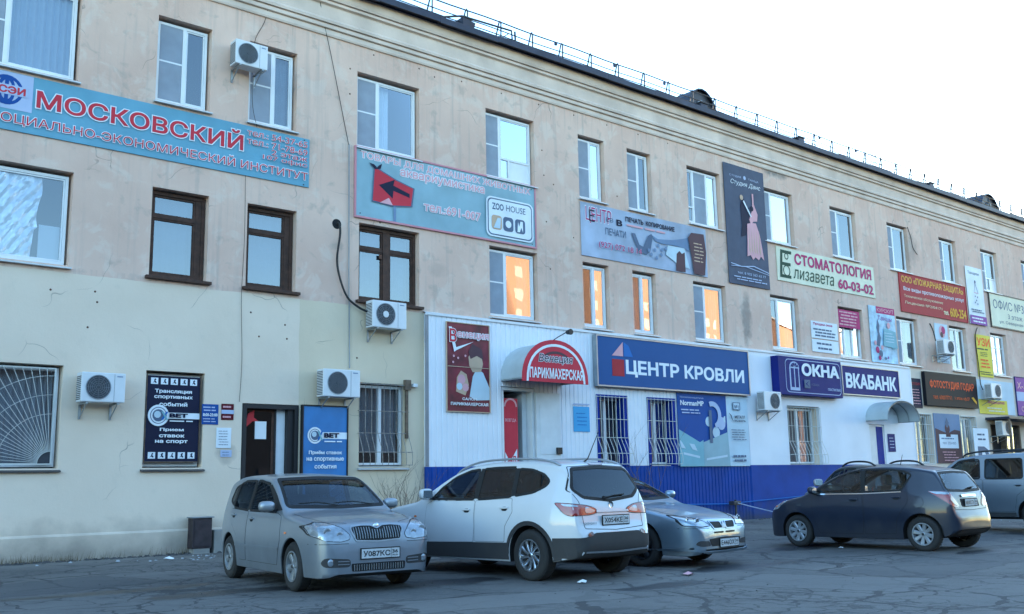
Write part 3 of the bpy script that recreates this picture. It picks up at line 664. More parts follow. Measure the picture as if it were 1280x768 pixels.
def salon_door():
    x0,x1,z0,z1=doors[1]
    fb=MB(); fb.box(x0,x0+.07,SY+.01,Y0+.25,z0,z1).box(x1-.07,x1,SY+.01,Y0+.25,z0,z1).box(x0+.071,x1-.071,SY+.01,Y0+.25,z1-.07,z1); o=fb.build('salon_entrance','white_metal',B)
    MB().box(x1-.22,x1-.08,Y0+.12,Y0+.9,z0,z1-.08).build('inner_jamb','door_white',o)
    MB().box(x0+.08,x1-.23,Y0+.9,Y0+.92,z0,z1-.08).build('inner_door','dark_inside',o)
    # steel door leaf swung open to the right
    a=R(6); L=.76; hx,hy=x1+.0,SY-.03; dx,dy=math.cos(a)*L,-math.sin(a)*L; nx_,ny_=math.sin(a)*.05,math.cos(a)*.05
    def q3(u,off): return (hx+dx*u-nx_*off,hy+dy*u-ny_*off)
    d=MB()
    for u0,u1,z_0,z_1,o0,o1 in ((0,1,z0+.03,z1-.1,0,1),(.14,.86,1.95,3.2,1,1.25),(.14,.86,.5,1.7,1,1.25)):
        p=[q3(u0,o0),q3(u1,o0),q3(u1,o1),q3(u0,o1)]
        d.add([(p[i][0],p[i][1],z) for z in (z_0,z_1) for i in range(4)],[(0,3,2,1),(4,5,6,7),(0,1,5,4),(1,2,6,5),(2,3,7,6),(3,0,4,7)])
    dl=d.build('door_leaf','door_white',o)
    p=q3(.84,1.1); MB().bbox(p[0]-.05,p[0]+.12,p[1]-.07,p[1]+.0,1.95,2.12,.01).box(p[0]-.1,p[0]-.04,p[1]-.06,p[1]-.03,1.7,1.76).build('lock','black_metal',o)
    MB().bbox(x0-.3,x1+1.2,SY-1.2,Y0+.3,-.05,.3,.02).build('step','concrete',B)
salon_door()
def bank_door():
    x0,x1,z0,z1=doors[2]; fb=MB(); frame_rect(fb,x0+.005,x1-.005,z0,z1,.05,SY+.03,SY+.1); o=fb.build('bank_entrance','white_metal',B)
    MB().box(x0+.06,x0+.5,SY+.05,SY+.08,z0+.05,z1-.05).build('door_leaf','door_white',o); MB().box(x0+.505,x1-.055,SY+.04,SY+.09,z0+.05,z1-.05).build('door_leaf','navy_metal',o)
    MB().bbox(x0+.54,x0+.57,SY-.01,SY+.04,1.3,1.5,.008).build('handle','galvanised',o)
    MB().bbox(x0-.5,x1+.6,SY-1.2,SY-.005,-.05,.3,.02).build('step','concrete',B)
bank_door()
def far_door():
    x0,x1,z0,z1=doors[3]; fb=MB(); fb.box(x0,x0+.1,Y0+.01,Y0+.3,z0,z1).box(x0+1.25,x0+1.4,Y0-.02,Y0+.3,z0,z1).box(x1-.1,x1,Y0+.01,Y0+.3,z0,z1)
    o=fb.build('shop_entrance','old_wood',B); MB().box(x0+.1,x0+1.25,Y0+.2,Y0+.24,z0,z1).build('door_leaf','dark_inside',o)
    pane(o,x0+1.4,x1-.1,z0+.8,z1-.1,Y0+.15,'pane'); g=MB()
    for k in range(8):
        t_=k/7; g.tube([(x0+1.45,Y0-.02,z0+.9+t_*.5),(x0+1.5+t_*1.0,Y0-.03,z0+1.2+.9*t_),(x0+1.7+t_*.9,Y0-.02,z1-.15)],.012,5)
    g.build('window_grille','black_metal',o)
far_door()

# ---------------------------------------------------------------- the building across the yard, seen only as a warm reflection in the windows
OB=thing('apartment_building','long peach apartment block across the yard, lit by the low sun','building',(140,-78,0),rz=R(-17))
mat('peach_plaster','#b88460',.9,var=.08,scale=.1); mat('far_window','#b27d5a',.6)
ops=[(82+i*4.0,83.7+i*4.0,2+k*3.0,3.6+k*3.0) for i in range(38) for k in range(10)]
o_=MB().box(79,236,-92,-78,-.3,37.0).build('wall','peach_plaster',OB)
MB().box(78.5,236.5,-92.5,-77.5,37.005,37.5).build('roof','roof_sheet',OB)
fw=MB()
for a,b_,c,d in ops: fw.box(a,b_,-78.03,-77.98,c,d)
fw=fw.build('window','far_window',OB); fw['kind']='stuff'
GR=thing('reflection_block','long dark unseen block added across the yard to darken reflections','building',(20,-34,0))  # unseen dark block added so low windows and car tails reflect dark
mat('reflection_dark','#2a2e34',.9,var=.3,scale=.8)
MB().box(-90,110,-40,-34,-.3,12.4).build('wall','reflection_dark',GR); MB().box(-90.3,110.3,-40.3,-33.6,12.405,12.8).build('roof','reflection_dark',GR)
q=MB()
for i in range(48): q.box(-88+i*4.1,-85+i*4.1,-33.99,-33.93,0,2.6)
q=q.build('block_door','dark_metal',GR); q['kind']='stuff'
mat('bark','#4a3f38',.95,var=.3,scale=8,bump=.5)

# ---------------------------------------------------------------- signs and posters
for n_,c_ in dict(sign_cyan='#6aa0b6',sign_red='#c43a48',sign_white='#dfe6ec',sign_pink='#c98a94',sign_teal='#7fb0bc',sign_grey='#8a93a4',sign_dark='#20233a',sign_navy='#14206a',sign_blue='#1f4d94',
  sign_black='#191a22',sign_orange='#f0642a',sign_green='#dcdcc4',sign_yellow='#dccb4a',sign_purple='#8a4a9a',sign_magenta='#b0306a',sign_cream='#e2ddb8',sign_brick='#a8323a',sign_gold='#e0a83a',
  sign_maroon='#5a1620',sign_skyblue='#4aa4d8',sign_mid='#2a6cb4',sign_beige='#c4a890',sign_lilac='#aebcd8',sign_pale='#bcd0dc',sign_slate='#5a6a82',sign_darkgreen='#2c4a3c',sign_bluegrey='#6f86a4',sign_rose='#d8a4ac',sign_brown='#5a4248').items(): mat(n_,c_,.6,var=.09,scale=1.5,spec=.15)
mat('dance_slate','#475064',.6,var=.12,spec=.2); mat('poster_cloud','#9aa9bf',.6,var=.24,scale=1.1); mat('poster_sky','#84a8b4',.55,var=.16,scale=1.3); mat('poster_bet','#2f74b0',.45,var=.3,scale=1.0); mat('poster_wine','#6e1c2c',.5,var=.6,scale=2.2); mat('poster_floral','#9cc4dc',.55,var=.35,scale=3)
def bolts(s,m='dark_metal'):
    b=MB()
    for u in (.02,.98):
        for v in (.04,.96): x,z=s.P(u,v); b.lathe([(0,s.yf-.014),(.014,s.yf-.012),(.016,s.yf-.003)],(x,0,z),n=8)
    o=b.build('fixing_screws',m,s.o); o['kind']='stuff'

# institute board
s=Sign('institute_sign','long cyan banner with large red institute lettering at upper left','sign',3.75,10.50,7.86,8.99,Y0-.03,.02,'sign_cyan')
s.rect(.0,.135,.36,.99,'sign_lilac')
s.disc(.067,.68,.29,'sign_blue',r2=.23); s.disc(.067,.68,.15,'sign_blue',r2=.10,rz=.29); s.rect(.062,.072,.45,.92,'sign_blue')
s.rect(.012,.122,.60,.77,'sign_lilac'); s.text('МСЭИ',.018,.116,.62,.75,'sign_red',.04)
s.text('МОСКОВСКИЙ',.145,.763,.47,.86,'sign_red',.022,out='sign_white',ob=.035)
s.text('СОЦИАЛЬНО-ЭКОНОМИЧЕСКИЙ ИНСТИТУТ',.025,.993,.10,.33,'sign_red',.0,out='sign_white',ob=.04)
for v,t_ in ((.80,'тел.: 54-37-65'),(.63,'тел.: 71-78-69')): s.text(t_,.775,.990,v,v+.125,'sign_red',.0,out='sign_white',ob=.04)
s.text('2 этаж',.86,.990,.505,.61,'sign_red',.0,out='sign_white',ob=.035); s.text('107 офис',.83,.990,.37,.48,'sign_red',.0,out='sign_white',ob=.035)
bolts(s)
# pet shop
s=Sign('pet_shop_sign','pale blue pet shop banner with red arrow under third-floor windows','sign',11.72,17.25,7.42,9.06,Y0-.035,.025,'poster_sky',frame='sign_pink',fw=.045)
s.text('ТОВАРЫ ДЛЯ ДОМАШНИХ ЖИВОТНЫХ',.02,.975,.845,.965,'sign_rose',.02,out='sign_white',ob=.05)
s.text('аквариумистика',.22,.69,.68,.82,'sign_rose',.02,out='sign_white',ob=.05)
s.text('тел.:691-007',.345,.665,.25,.39,'sign_rose',.02,out='sign_white',ob=.05)
s.rect(.185,.198,.0,.24,'sign_bluegrey'); s.poly([(.075,.24),(.085,.78),(.20,.64),(.295,.56),(.283,.27),(.18,.22)],'sign_slate'); s.poly([(.08,.26),(.09,.755),(.20,.62),(.287,.55),(.275,.28),(.18,.24)],'sign_red')
s.poly([(.11,.505),(.19,.63),(.184,.54),(.268,.46),(.268,.40),(.184,.46),(.18,.34)],'sign_dark'); s.poly([(.06,.81),(.085,.80),(.10,.76),(.11,.80),(.125,.83),(.118,.75),(.09,.73)],'sign_dark')
s.poly([(.115,.245),(.16,.34),(.18,.24)],'sign_rose')
def rr(u0,u1,v0,v1,ru,rv,k=5):
    p=[]
    for cx,cy,a in ((u1-ru,v1-rv,0),(u0+ru,v1-rv,90),(u0+ru,v0+rv,180),(u1-ru,v0+rv,270)):
        p+=[(cx+ru*math.cos(R(a+90*i/k)),cy+rv*math.sin(R(a+90*i/k))) for i in range(k+1)]
    return p
s.poly(rr(.695,.985,.05,.70,.03,.09),'sign_white'); s.poly(rr(.703,.977,.075,.675,.025,.08),'sign_slate'); s.poly(rr(.709,.971,.095,.655,.022,.07),'sign_white')
s.text('ZOO',.73,.80,.49,.60,'sign_slate',.03); s.text('HOUSE',.815,.935,.50,.60,'sign_slate',0)
for u,m_ in ((.725,'sign_beige'),(.795,'sign_slate'),(.868,'sign_slate')): s.poly(rr(u,u+.062,.17,.40,.015,.05),m_)
s.disc(.826,.285,.10,'sign_white',12); s.poly([(.735,.19),(.76,.36),(.78,.36),(.775,.19)],'sign_pale'); s.poly([(.880,.19),(.885,.36),(.892,.28),(.90,.37),(.915,.37),(.915,.19),(.905,.27),(.895,.19)],'sign_white')
bolts(s)
# print centre banner
s=Sign('print_shop_banner','faded grey-blue printing banner with phone number and shaking hands','banner',18.97,24.42,7.44,8.99,Y0-.03,.015,'poster_cloud')
s.text('ЦЕНТР',.035,.225,.62,.93,'sign_magenta',.0,out='sign_white',ob=.03); s.text('Е',.06,.10,.66,.88,'sign_dark',.0)
s.text('В',.26,.305,.68,.80,'sign_dark',.05); s.text('ПЕЧАТИ',.175,.33,.47,.60,'sign_slate',.01); s.text('ЕВ',.185,.235,.72,.80,'sign_slate',0)
s.text('ПЕЧАТЬ',.33,.47,.80,.895,'sign_dark',.035); s.text('КОПИРОВАНИЕ',.49,.725,.80,.895,'sign_dark',.035)
s.lines(.33,.72,.70,.77,1,'sign_rose',words=3)
s.poly([(.37,.60),(.40,.60),(.43,.40),(.46,.37),(.50,.60),(.53,.66),(.54,.60),(.515,.30),(.48,.22),(.42,.27),(.39,.45)],'sign_slate')
s.poly([(.53,.64),(.58,.58),(.70,.62),(.80,.70),(.84,.74),(.84,.45),(.80,.50),(.72,.52),(.62,.50),(.56,.53)],'sign_bluegrey')
s.poly([(.66,.5),(.80,.5),(.84,.1),(.74,.15),(.64,.3)],'sign_pale'); s.poly([(.72,.02),(.73,.36),(.755,.43),(.775,.38),(.80,.42),(.80,.02)],'sign_brown')
for u,v in ((.55,.35),(.58,.45),(.61,.38),(.52,.25),(.60,.28),(.64,.42),(.50,.32),(.56,.2)): s.disc(u,v,.06,'sign_bluegrey',8)
s.poly([(.83,.74),(.86,.85),(.97,.87),(.985,.5),(.965,.02),(.87,.02),(.855,.35)],'sign_brown')
s.lines(.875,.965,.25,.68,6,'sign_beige',fill=.3,words=2); s.text('(927) 072 18 14',.115,.44,.17,.31,'sign_magenta',.01,out='sign_white',ob=.02)
# dance school banner
s=Sign('dance_school_banner','tall slate banner showing a dancing couple between top-floor windows','banner',25.47,27.62,7.40,11.42,Y0-.05,.02,'dance_slate')
s.text('СТУДИЯ',.14,.42,.895,.915,'sign_lilac',0); s.text('ТАНЦА',.60,.86,.895,.915,'sign_lilac',0); s.disc(.51,.91,.07,'sign_lilac',10); s.text('Студия Данс',.14,.88,.825,.875,'sign_white',0,shear=.35)
s.poly([(.36,.66),(.40,.73),(.46,.73),(.48,.66),(.60,.58),(.62,.52),(.52,.50),(.46,.42),(.34,.40),(.38,.50)],'sign_dark'); s.disc(.40,.735,.09,'sign_beige',12)
s.poly([(.66,.79),(.70,.79),(.70,.70),(.78,.62),(.76,.56),(.66,.55),(.60,.52),(.56,.56),(.63,.63),(.66,.70)],'sign_rose'); s.disc(.64,.66,.09,'sign_dark',10)
s.poly([(.50,.52),(.60,.535),(.72,.54),(.80,.45),(.84,.35),(.88,.235),(.80,.265),(.74,.23),(.66,.25),(.60,.225),(.54,.26),(.46,.245),(.48,.35)],'sign_rose')
for a in (.52,.58,.64,.70,.77): s.poly([(a,.30),(a+.012,.50),(a+.03,.27)],'sign_beige')
s.poly([(.42,.70),(.60,.58),(.615,.59),(.44,.715)],'sign_white')
s.poly([(.04,.16),(.30,.145),(.6,.165),(.97,.13),(.97,.137),(.6,.173),(.30,.152),(.04,.167)],'sign_lilac'); s.poly([(.04,.14),(.4,.15),(.97,.115),(.97,.12),(.4,.156),(.04,.145)],'sign_lilac')
s.text('тел. 8 902 362 63 77',.18,.88,.085,.105,'sign_lilac',0); s.lines(.08,.92,.03,.07,2,'sign_lilac',fill=.4)
# dentist
s=Sign('dentist_sign','pale green dentist board with pink capital lettering and phone','sign',28.12,34.25,7.80,8.98,Y0-.035,.025,'sign_green')
s.text('Е',.02,.125,.10,.92,'sign_darkgreen',-.0,shear=.1); s.disc(.09,.75,.12,'sign_darkgreen',r2=.08); s.disc(.085,.32,.2,'sign_darkgreen',r2=.16)
s.text('СТОМАТОЛОГИЯ',.165,.965,.56,.90,'sign_magenta',.035); s.text('лизавета',.145,.545,.13,.42,'sign_darkgreen',.0,shear=.15); s.text('60-03-02',.59,.975,.09,.40,'sign_magenta',.03)
# fire protection
s=Sign('fire_protection_sign','brick-red fire protection board with yellow heading and phone','sign',36.08,41.42,7.52,9.02,Y0-.035,.025,'sign_brick',frame='sign_brick')
s.text('ООО «ПОЖАРНАЯ ЗАЩИТА»',.03,.97,.74,.94,'sign_gold',.02,out='sign_cream',ob=.01); s.text('Все виды противопожарных услуг',.05,.97,.53,.66,'sign_white',.01)
s.text('Техническое обслуживание',.05,.62,.36,.45,'sign_cream',0); s.text('Лицензия №2/04171',.05,.60,.19,.28,'sign_cream',0); s.text('тел.',.62,.70,.10,.20,'sign_cream',.03); s.text('600-254',.72,.98,.07,.33,'sign_gold',.03)
# narrow white poster
s=Sign('narrow_white_poster','narrow white poster with a stick figure above purple band','poster',41.62,43.10,7.50,10.0,Y0-.05,.02,'sign_white')
s.text('Танцуем',.12,.80,.86,.92,'sign_slate',.01); s.poly([(.40,.55),(.42,.57),(.52,.72),(.50,.72)],'sign_slate'); s.poly([(.50,.72),(.52,.72),(.66,.55),(.64,.55)],'sign_slate'); s.disc(.51,.745,.07,'sign_slate',10); s.poly([(.40,.55),(.66,.545),(.66,.555),(.40,.56)],'sign_rose')
for u,v in ((.44,.49),(.58,.48),(.5,.42),(.55,.36),(.40,.38)): s.disc(u,v,.04,'sign_slate',8)
s.lines(.1,.9,.20,.27,2,'sign_slate'); s.rect(0,1,.0,.15,'sign_purple'); s.lines(.08,.92,.02,.13,2,'sign_white',fill=.45)
# office for rent
s=Sign('office_rental_sign','pale green office sign in black frame at right edge','sign',43.62,48.6,7.58,9.02,Y0-.045,.03,'sign_green',frame='black_metal',fw=.05)
s.text('ОФИС №307',.06,.80,.55,.85,'sign_slate',.0); s.text('3 этаж',.33,.62,.30,.45,'sign_slate',0); s.text('ул. Северная',.15,.62,.10,.22,'sign_slate',0)
# small white posters, blue floral poster, half-curtain
s=Sign('white_notice_board','small white notice board with a red heading right of window','notice board',29.88,31.50,5.98,6.58,Y0-.03,.02,'sign_white')
s.text('Продам окна',.08,.80,.74,.92,'sign_magenta',.03); s.lines(.05,.92,.08,.62,3,'sign_slate',fill=.5)
s=Sign('white_notice_board','small white panel of phone numbers below the headed notice board','notice board',29.88,31.50,5.50,5.94,Y0-.03,.02,'sign_white'); s.lines(.15,.85,.12,.88,2,'sign_slate',fill=.4,words=4)
s=Sign('floral_poster','pale blue floral poster with crimson heading strip','poster',33.66,35.48,5.38,7.50,Y0-.04,.02,'poster_floral')
s.rect(.28,1,.88,1,'sign_magenta'); s.text('КУРСКУТ',.31,.96,.905,.975,'sign_rose',.02); s.text('Танцы',.3,.85,.74,.84,'sign_purple',.0,shear=.25)
s.poly([(.20,.30),(.28,.50),(.24,.62),(.30,.78),(.36,.66),(.33,.55),(.38,.44),(.32,.28)],'sign_slate')
for u,v,r_,m_ in ((.22,.22,.13,'sign_magenta'),(.34,.16,.13,'sign_slate'),(.40,.27,.09,'sign_rose'),(.15,.34,.09,'sign_rose'),(.28,.08,.09,'sign_magenta'),(.5,.08,.06,'sign_slate'),(.6,.1,.05,'sign_purple'),(.85,.3,.1,'sign_teal'),(.7,.68,.12,'sign_rose')): s.disc(u,v,r_,m_,10)
s.poly([(.45,.30),(.50,.62),(.95,.58),(1,.28)],'sign_teal'); s.lines(.5,.9,.36,.56,4,'sign_pale',fill=.3)
s=Sign('window_banner','crimson printed sheet across the upper half of a window','banner',31.68,33.1,6.52,7.17,Y0+.02,.01,'sign_magenta'); s.lines(.04,.96,.08,.95,5,'sign_rose',fill=.45,words=4,seed=3)
s=Sign('medical_poster','tall white poster with a red flower behind air conditioner','poster',38.55,39.60,5.66,7.26,Y0-.025,.015,'sign_pale')
s.disc(.55,.80,.26,'sign_rose',10); s.disc(.65,.84,.16,'sign_magenta',10); s.disc(.5,.72,.12,'sign_brown',9); s.lines(.12,.9,.12,.55,8,'sign_bluegrey',fill=.3,words=3); s.lines(.1,.9,.02,.1,2,'sign_bluegrey')
# ultrasound banner
s=Sign('ultrasound_banner','yellow ultrasound banner with orange capitals hanging by grey cable','banner',41.95,43.32,5.28,7.08,Y0-.03,.015,'sign_yellow')
s.text('УЗИ',.08,.95,.73,.93,'sign_orange',.03); s.lines(.05,.95,.63,.69,1,'sign_darkgreen',words=2); s.lines(.2,.8,.48,.6,3,'sign_darkgreen',fill=.3,words=3); s.lines(.2,.85,.20,.44,3,'sign_orange',fill=.45,words=2); s.lines(.08,.95,.04,.14,2,'sign_darkgreen',fill=.4)
# grey and yellow panel lower right
s=Sign('clinic_panel','pale grey panel with green picture and yellow strip below yellow banner','sign',41.7,45.05,3.72,5.15,Y0-.03,.02,'sign_pale')
s.rect(.0,.78,0,.42,'sign_yellow'); s.rect(.34,.66,.5,.85,'sign_teal'); s.poly([(.36,.52),(.36,.8),(.48,.72),(.64,.82),(.64,.55)],'sign_green'); s.text('Медицина',.24,.70,.29,.41,'sign_magenta',.02); s.lines(.2,.7,.05,.22,2,'sign_green',fill=.45)
s=Sign('purple_sign','purple and lilac sign at the right edge','sign',45.3,48.3,3.75,5.42,Y0-.04,.03,'sign_purple',frame='sign_navy')
s.rect(0,1,.38,.62,'sign_lilac'); s.text('Х-ЛЕКС',.05,.8,.70,.88,'sign_rose',.03); s.text('Салон',.12,.6,.1,.24,'sign_rose',.02)
# photo studio
s=Sign('photo_studio_sign','black photo studio sign with orange letters','sign',37.16,41.40,3.90,5.22,Y0-.16,.14,'sign_black')
s.text('ФОТОСТУДИЯ ГОДАР',.08,.93,.50,.76,'sign_orange',.015,out='sign_brick',ob=.03); s.text('тел. 600077711',.12,.47,.20,.32,'sign_orange',0); s.text('1 этаж оф.27',.53,.82,.20,.32,'sign_orange',0); s.poly([(.86,.32),(.90,.34),(.96,.2),(.955,.12),(.91,.2)],'sign_gold')
s=Sign('price_poster','small black poster left of the photo studio sign','poster',36.24,37.05,3.78,4.92,Y0-.03,.02,'sign_dark'); s.text('СТУДИЯ',.12,.9,.76,.86,'sign_brick',.02); s.lines(.1,.9,.1,.66,6,'sign_rose',fill=.25,words=3)
# plaque between lattice windows
s=Sign('crest_board','grey board with a dark brown crest and white plate between lattice windows','sign',37.80,39.90,1.68,3.62,Y0-.03,.02,'sign_bluegrey')
s.poly([(.02,0),(.02,.70),(.2,.66),(.38,.62),(.55,.62),(.75,.68),(.98,.66),(.98,0)],'sign_brown'); s.disc(.48,.70,.2,'sign_brown',14); s.disc(.48,.78,.12,'sign_slate',10); s.poly([(.40,.80),(.48,.92),(.56,.80)],'sign_slate')
s.rect(.14,.86,.30,.58,'sign_white'); s.rect(.40,.58,.53,.60,'sign_brown'); s.text('тел. 255-055',.24,.76,.38,.43,'sign_slate',.0); s.lines(.2,.8,.47,.52,1,'sign_bluegrey'); s.lines(.2,.82,.03,.25,4,'sign_rose',fill=.3,words=4)
# roofing shop
mat('sign_face_blue','#27548c',.6,var=.05,scale=1,spec=.15)
s=Sign('roofing_shop_sign','wide blue lightbox reading a roofing centre name in white capitals','sign',19.22,25.88,3.83,5.17,SY-.15,.14,'sign_face_blue',frame='galvanised',fw=.04)
s.text('ЦЕНТР КРОВЛИ',.165,.965,.20,.56,'sign_white',.035)
s.poly([(.083,.20),(.083,.55),(.155,.55),(.155,.20)],'sign_brick'); s.poly([(.083,.62),(.15,.92),(.15,.62)],'sign_rose'); s.poly([(.155,.62),(.21,.62),(.185,.85),(.155,.92)],'sign_mid')
# billboard
s=Sign('roof_tile_poster','blue and teal roofing poster with white text column, under the wide blue sign','poster',22.55,25.85,1.62,3.76,SY-.04,.02,'sign_blue')
s.rect(.685,1,0,1,'sign_pale')
s.disc(.42,.62,.15,'sign_pale',14); s.disc(.60,.60,.2,'sign_lilac',14); s.disc(.52,.47,.17,'sign_pale',14); s.disc(.66,.66,.10,'sign_pale',12,a0=90,a1=270)
s.poly([(0,0),(0,.50),(.10,.44),(.28,.33),(.33,.36),(.33,0)],'sign_teal'); s.poly([(.33,0),(.33,.33),(.685,.48),(.70,0)],'poster_sky'); s.poly([(.05,.16),(.05,.19),(.27,.14),(.27,.11)],'sign_pale'); s.poly([(.36,.08),(.36,.11),(.66,.16),(.66,.13)],'sign_pale')
s.poly([(.13,.31),(.20,.30),(.24,.21),(.17,.23)],'sign_pale'); s.poly([(.0,.36),(.03,.33),(.08,.24),(.02,.25)],'sign_pale')
s.disc(.47,.71,.42,'sign_lilac',18,a0=-70,a1=110,r2=.27); s.poly([(.42,.32),(.42,.78),(.46,.78),(.46,.32)],'sign_slate')
s.text('Металлочерепица',.03,.35,.925,.955,'sign_lilac',0); s.text('NormanMP',.03,.35,.83,.90,'sign_white',.03); s.lines(.03,.34,.71,.79,2,'sign_lilac',fill=.4,words=3)
s.rect(.77,.88,.80,.91,'sign_slate'); s.rect(.78,.87,.81,.90,'sign_pale'); s.text('№1',.79,.86,.82,.87,'sign_slate',.02); s.text('МЕТАЛЛ',.79,.94,.68,.72,'sign_dark',.02); s.text('ПРОФИЛЬ',.77,.95,.63,.66,'sign_dark',.02); s.poly([(.70,.76),(.74,.72),(.76,.64),(.745,.66),(.73,.71)],'sign_dark')
s.lines(.72,.97,.36,.53,5,'sign_slate',fill=.28,words=3); s.lines(.73,.97,.05,.17,2,'sign_slate',fill=.5,words=4)
# windows shop lightbox with rounded frame line
s=Sign('window_shop_sign','navy lightbox of the window shop with arched window drawing','sign',27.28,30.92,3.90,5.15,SY-.30,.29,'sign_navy')
s.poly(rr(.10,.98,.06,.94,.05,.14),'sign_lilac'); s.poly(rr(.107,.973,.08,.92,.045,.12),'sign_navy')
s.poly([(.16,.12),(.16,.72)]+[(.235-.075*math.cos(math.pi*k/8),.72+.16*math.sin(math.pi*k/8)) for k in range(10)]+[(.31,.12)],'sign_lilac')
s.poly([(.178,.2),(.178,.70),(.228,.70),(.228,.2)],'sign_navy'); s.poly([(.242,.2),(.242,.70),(.292,.70),(.292,.2)],'sign_navy')
for k in range(4): a=math.pi*(k+.12)/4; b_=math.pi*(k+.88)/4; s.poly([(.235-.02*math.cos(a),.73+.04*math.sin(a)),(.235-.06*math.cos(a),.73+.12*math.sin(a)),(.235-.06*math.cos(b_),.73+.12*math.sin(b_)),(.235-.02*math.cos(b_),.73+.04*math.sin(b_))],'sign_navy',lay=12)
s.lay=13
s.text('ОКНА',.34,.95,.52,.86,'sign_white',.05); s.rect(.37,.46,.20,.42,'sign_slate'); s.poly([(.385,.31),(.45,.4),(.41,.31),(.45,.22)],'sign_navy'); s.text('КСЕНОН',.48,.60,.27,.33,'sign_slate',0); s.text('ПЛАСТИКОВЫЕ',.74,.95,.17,.24,'sign_lilac',.02)
# bank
s=Sign('bank_sign','flat blue bank sign with plain white capitals','sign',31.32,35.10,4.10,5.08,SY-.08,.07,'sign_navy',frame='galvanised',fw=.03)
s.text('ВКАБАНК',.055,.955,.22,.76,'sign_white',.045)
mat('sign_navy2','#1a3c8c',.4)
# salon poster
s=Sign('salon_poster','dark red salon poster with pale figures on white ribbed cladding','poster',14.22,15.52,2.97,5.12,SY-.035,.02,'poster_wine',frame='sign_beige',fw=.02)
s.poly([(.52,.17),(.60,.40),(.70,.50),(.85,.45),(1,.28),(1,.14),(.70,.13)],'sign_pale'); s.poly([(.50,.62),(.62,.72),(.80,.68),(.85,.55),(.80,.46),(.60,.45),(.52,.52)],'sign_beige'); s.poly([(.50,.68),(.6,.78),(.82,.72),(.86,.60),(.7,.64),(.55,.60)],'sign_brown')
s.poly([(.20,.22),(.22,.38),(.32,.46),(.45,.42),(.50,.30),(.42,.18)],'sign_beige'); s.disc(.33,.36,.12,'sign_rose',12); s.disc(.28,.28,.09,'sign_pale',10); s.disc(.42,.27,.10,'sign_rose',10)
for u,v in ((.15,.62),(.25,.60),(.42,.63),(.13,.55)): s.disc(u,v,.03,'sign_rose',8)
s.rect(0,1,.498,.505,'sign_beige')
s.poly([(.03,.95),(.10,.95),(.20,.72),(.62,.80),(.20,.685),(.155,.665)],'sign_white'); s.text('В',.05,.21,.78,.93,'sign_red',.02,out='sign_white',ob=.03); s.text('енеция',.22,.98,.82,.90,'sign_rose',.03,out='sign_white',ob=.05)
s.text('САЛОН-',.33,.70,.125,.155,'sign_white',.03); s.text('ПАРИКМАХЕРСКАЯ',.06,.94,.065,.10,'sign_white',.03)
# betting shop poster in the window
s=Sign('betting_poster','dark navy betting poster filling a window left of the door','poster',7.10,8.17,1.78,3.46,Y0+.05,.01,'sign_dark')
for v in (.90,.035):
    for k in range(5):
        u=.06+k*.185; s.rect(u,u+.135,v,v+.075,'sign_white',lay=3); rp=random.Random(k+int(v*10))
        a,b_=u+.03,v+.012; s.poly([(a,b_),(a+.03,b_+.02),(a+.02+rp.uniform(0,.02),b_+.04),(a+.05,b_+.055),(a+.07,b_+.045),(a+.05,b_+.03),(a+.08,b_+.005),(a+.055,b_),(a+.035,b_+.012)],'sign_dark',lay=4)
s.lay=4
s.text('Трансляция',.14,.84,.79,.845,'sign_white',.035); s.text('спортивных',.13,.86,.725,.77,'sign_white',.035); s.text('событий',.23,.76,.645,.695,'sign_white',.035)
def bet(s,u,v,k,rim='sign_white',dark='sign_dark'):
    s.rect(u,1,v-.035*k,v+.035*k,rim); s.disc(u,v,.21*k,rim,24); s.disc(u,v,.165*k,'sign_slate',24,r2=.15*k); s.disc(u,v,.12*k,'sign_slate',16); s.disc(u-.02,v+.01,.07*k,'sign_pale',10); s.poly([(u+.05,v-.05*k),(u+.09,v-.05*k),(u+.18,v+.045*k),(u+.14,v+.045*k)],'sign_mid'); s.poly([(u+.05,v+.045*k),(u+.09,v+.045*k),(u+.18,v-.05*k),(u+.14,v-.05*k)],'sign_teal')
    s.text('BET',u+.20,u+.55,v-.022*k,v+.028*k,dark,.05); s.lines(u+.2,.98,v-.075*k,v-.05*k,1,rim,words=2)
bet(s,.22,.535,1); s.text('Прием',.25,.70,.345,.39,'sign_white',.035); s.text('ставок',.24,.72,.28,.315,'sign_white',.035); s.text('на спорт',.17,.78,.205,.25,'sign_white',.035)
q=MB(); 
for pts in (((7.09,1.76),(7.09,3.5)),((8.19,1.76),(8.19,3.5)),((7.09,3.49),(8.19,3.49)),((7.09,1.77),(8.19,1.77))): q.tube([(a,Y0+.045,b_) for a,b_ in pts],.012,5)
q.build('frame','old_wood',s.o)
s=Sign('betting_sign','bright blue betting sign panel right of the dark doorway','sign',10.43,11.50,.55,2.96,Y0-.10,.09,'poster_bet',frame='black_metal',fw=.03)
bet(s,.26,.74,.85); s.text('Приём ставок',.12,.88,.565,.605,'sign_white',.03); s.text('на спортивные',.07,.92,.505,.545,'sign_white',.03); s.text('события',.25,.75,.445,.485,'sign_white',.03)
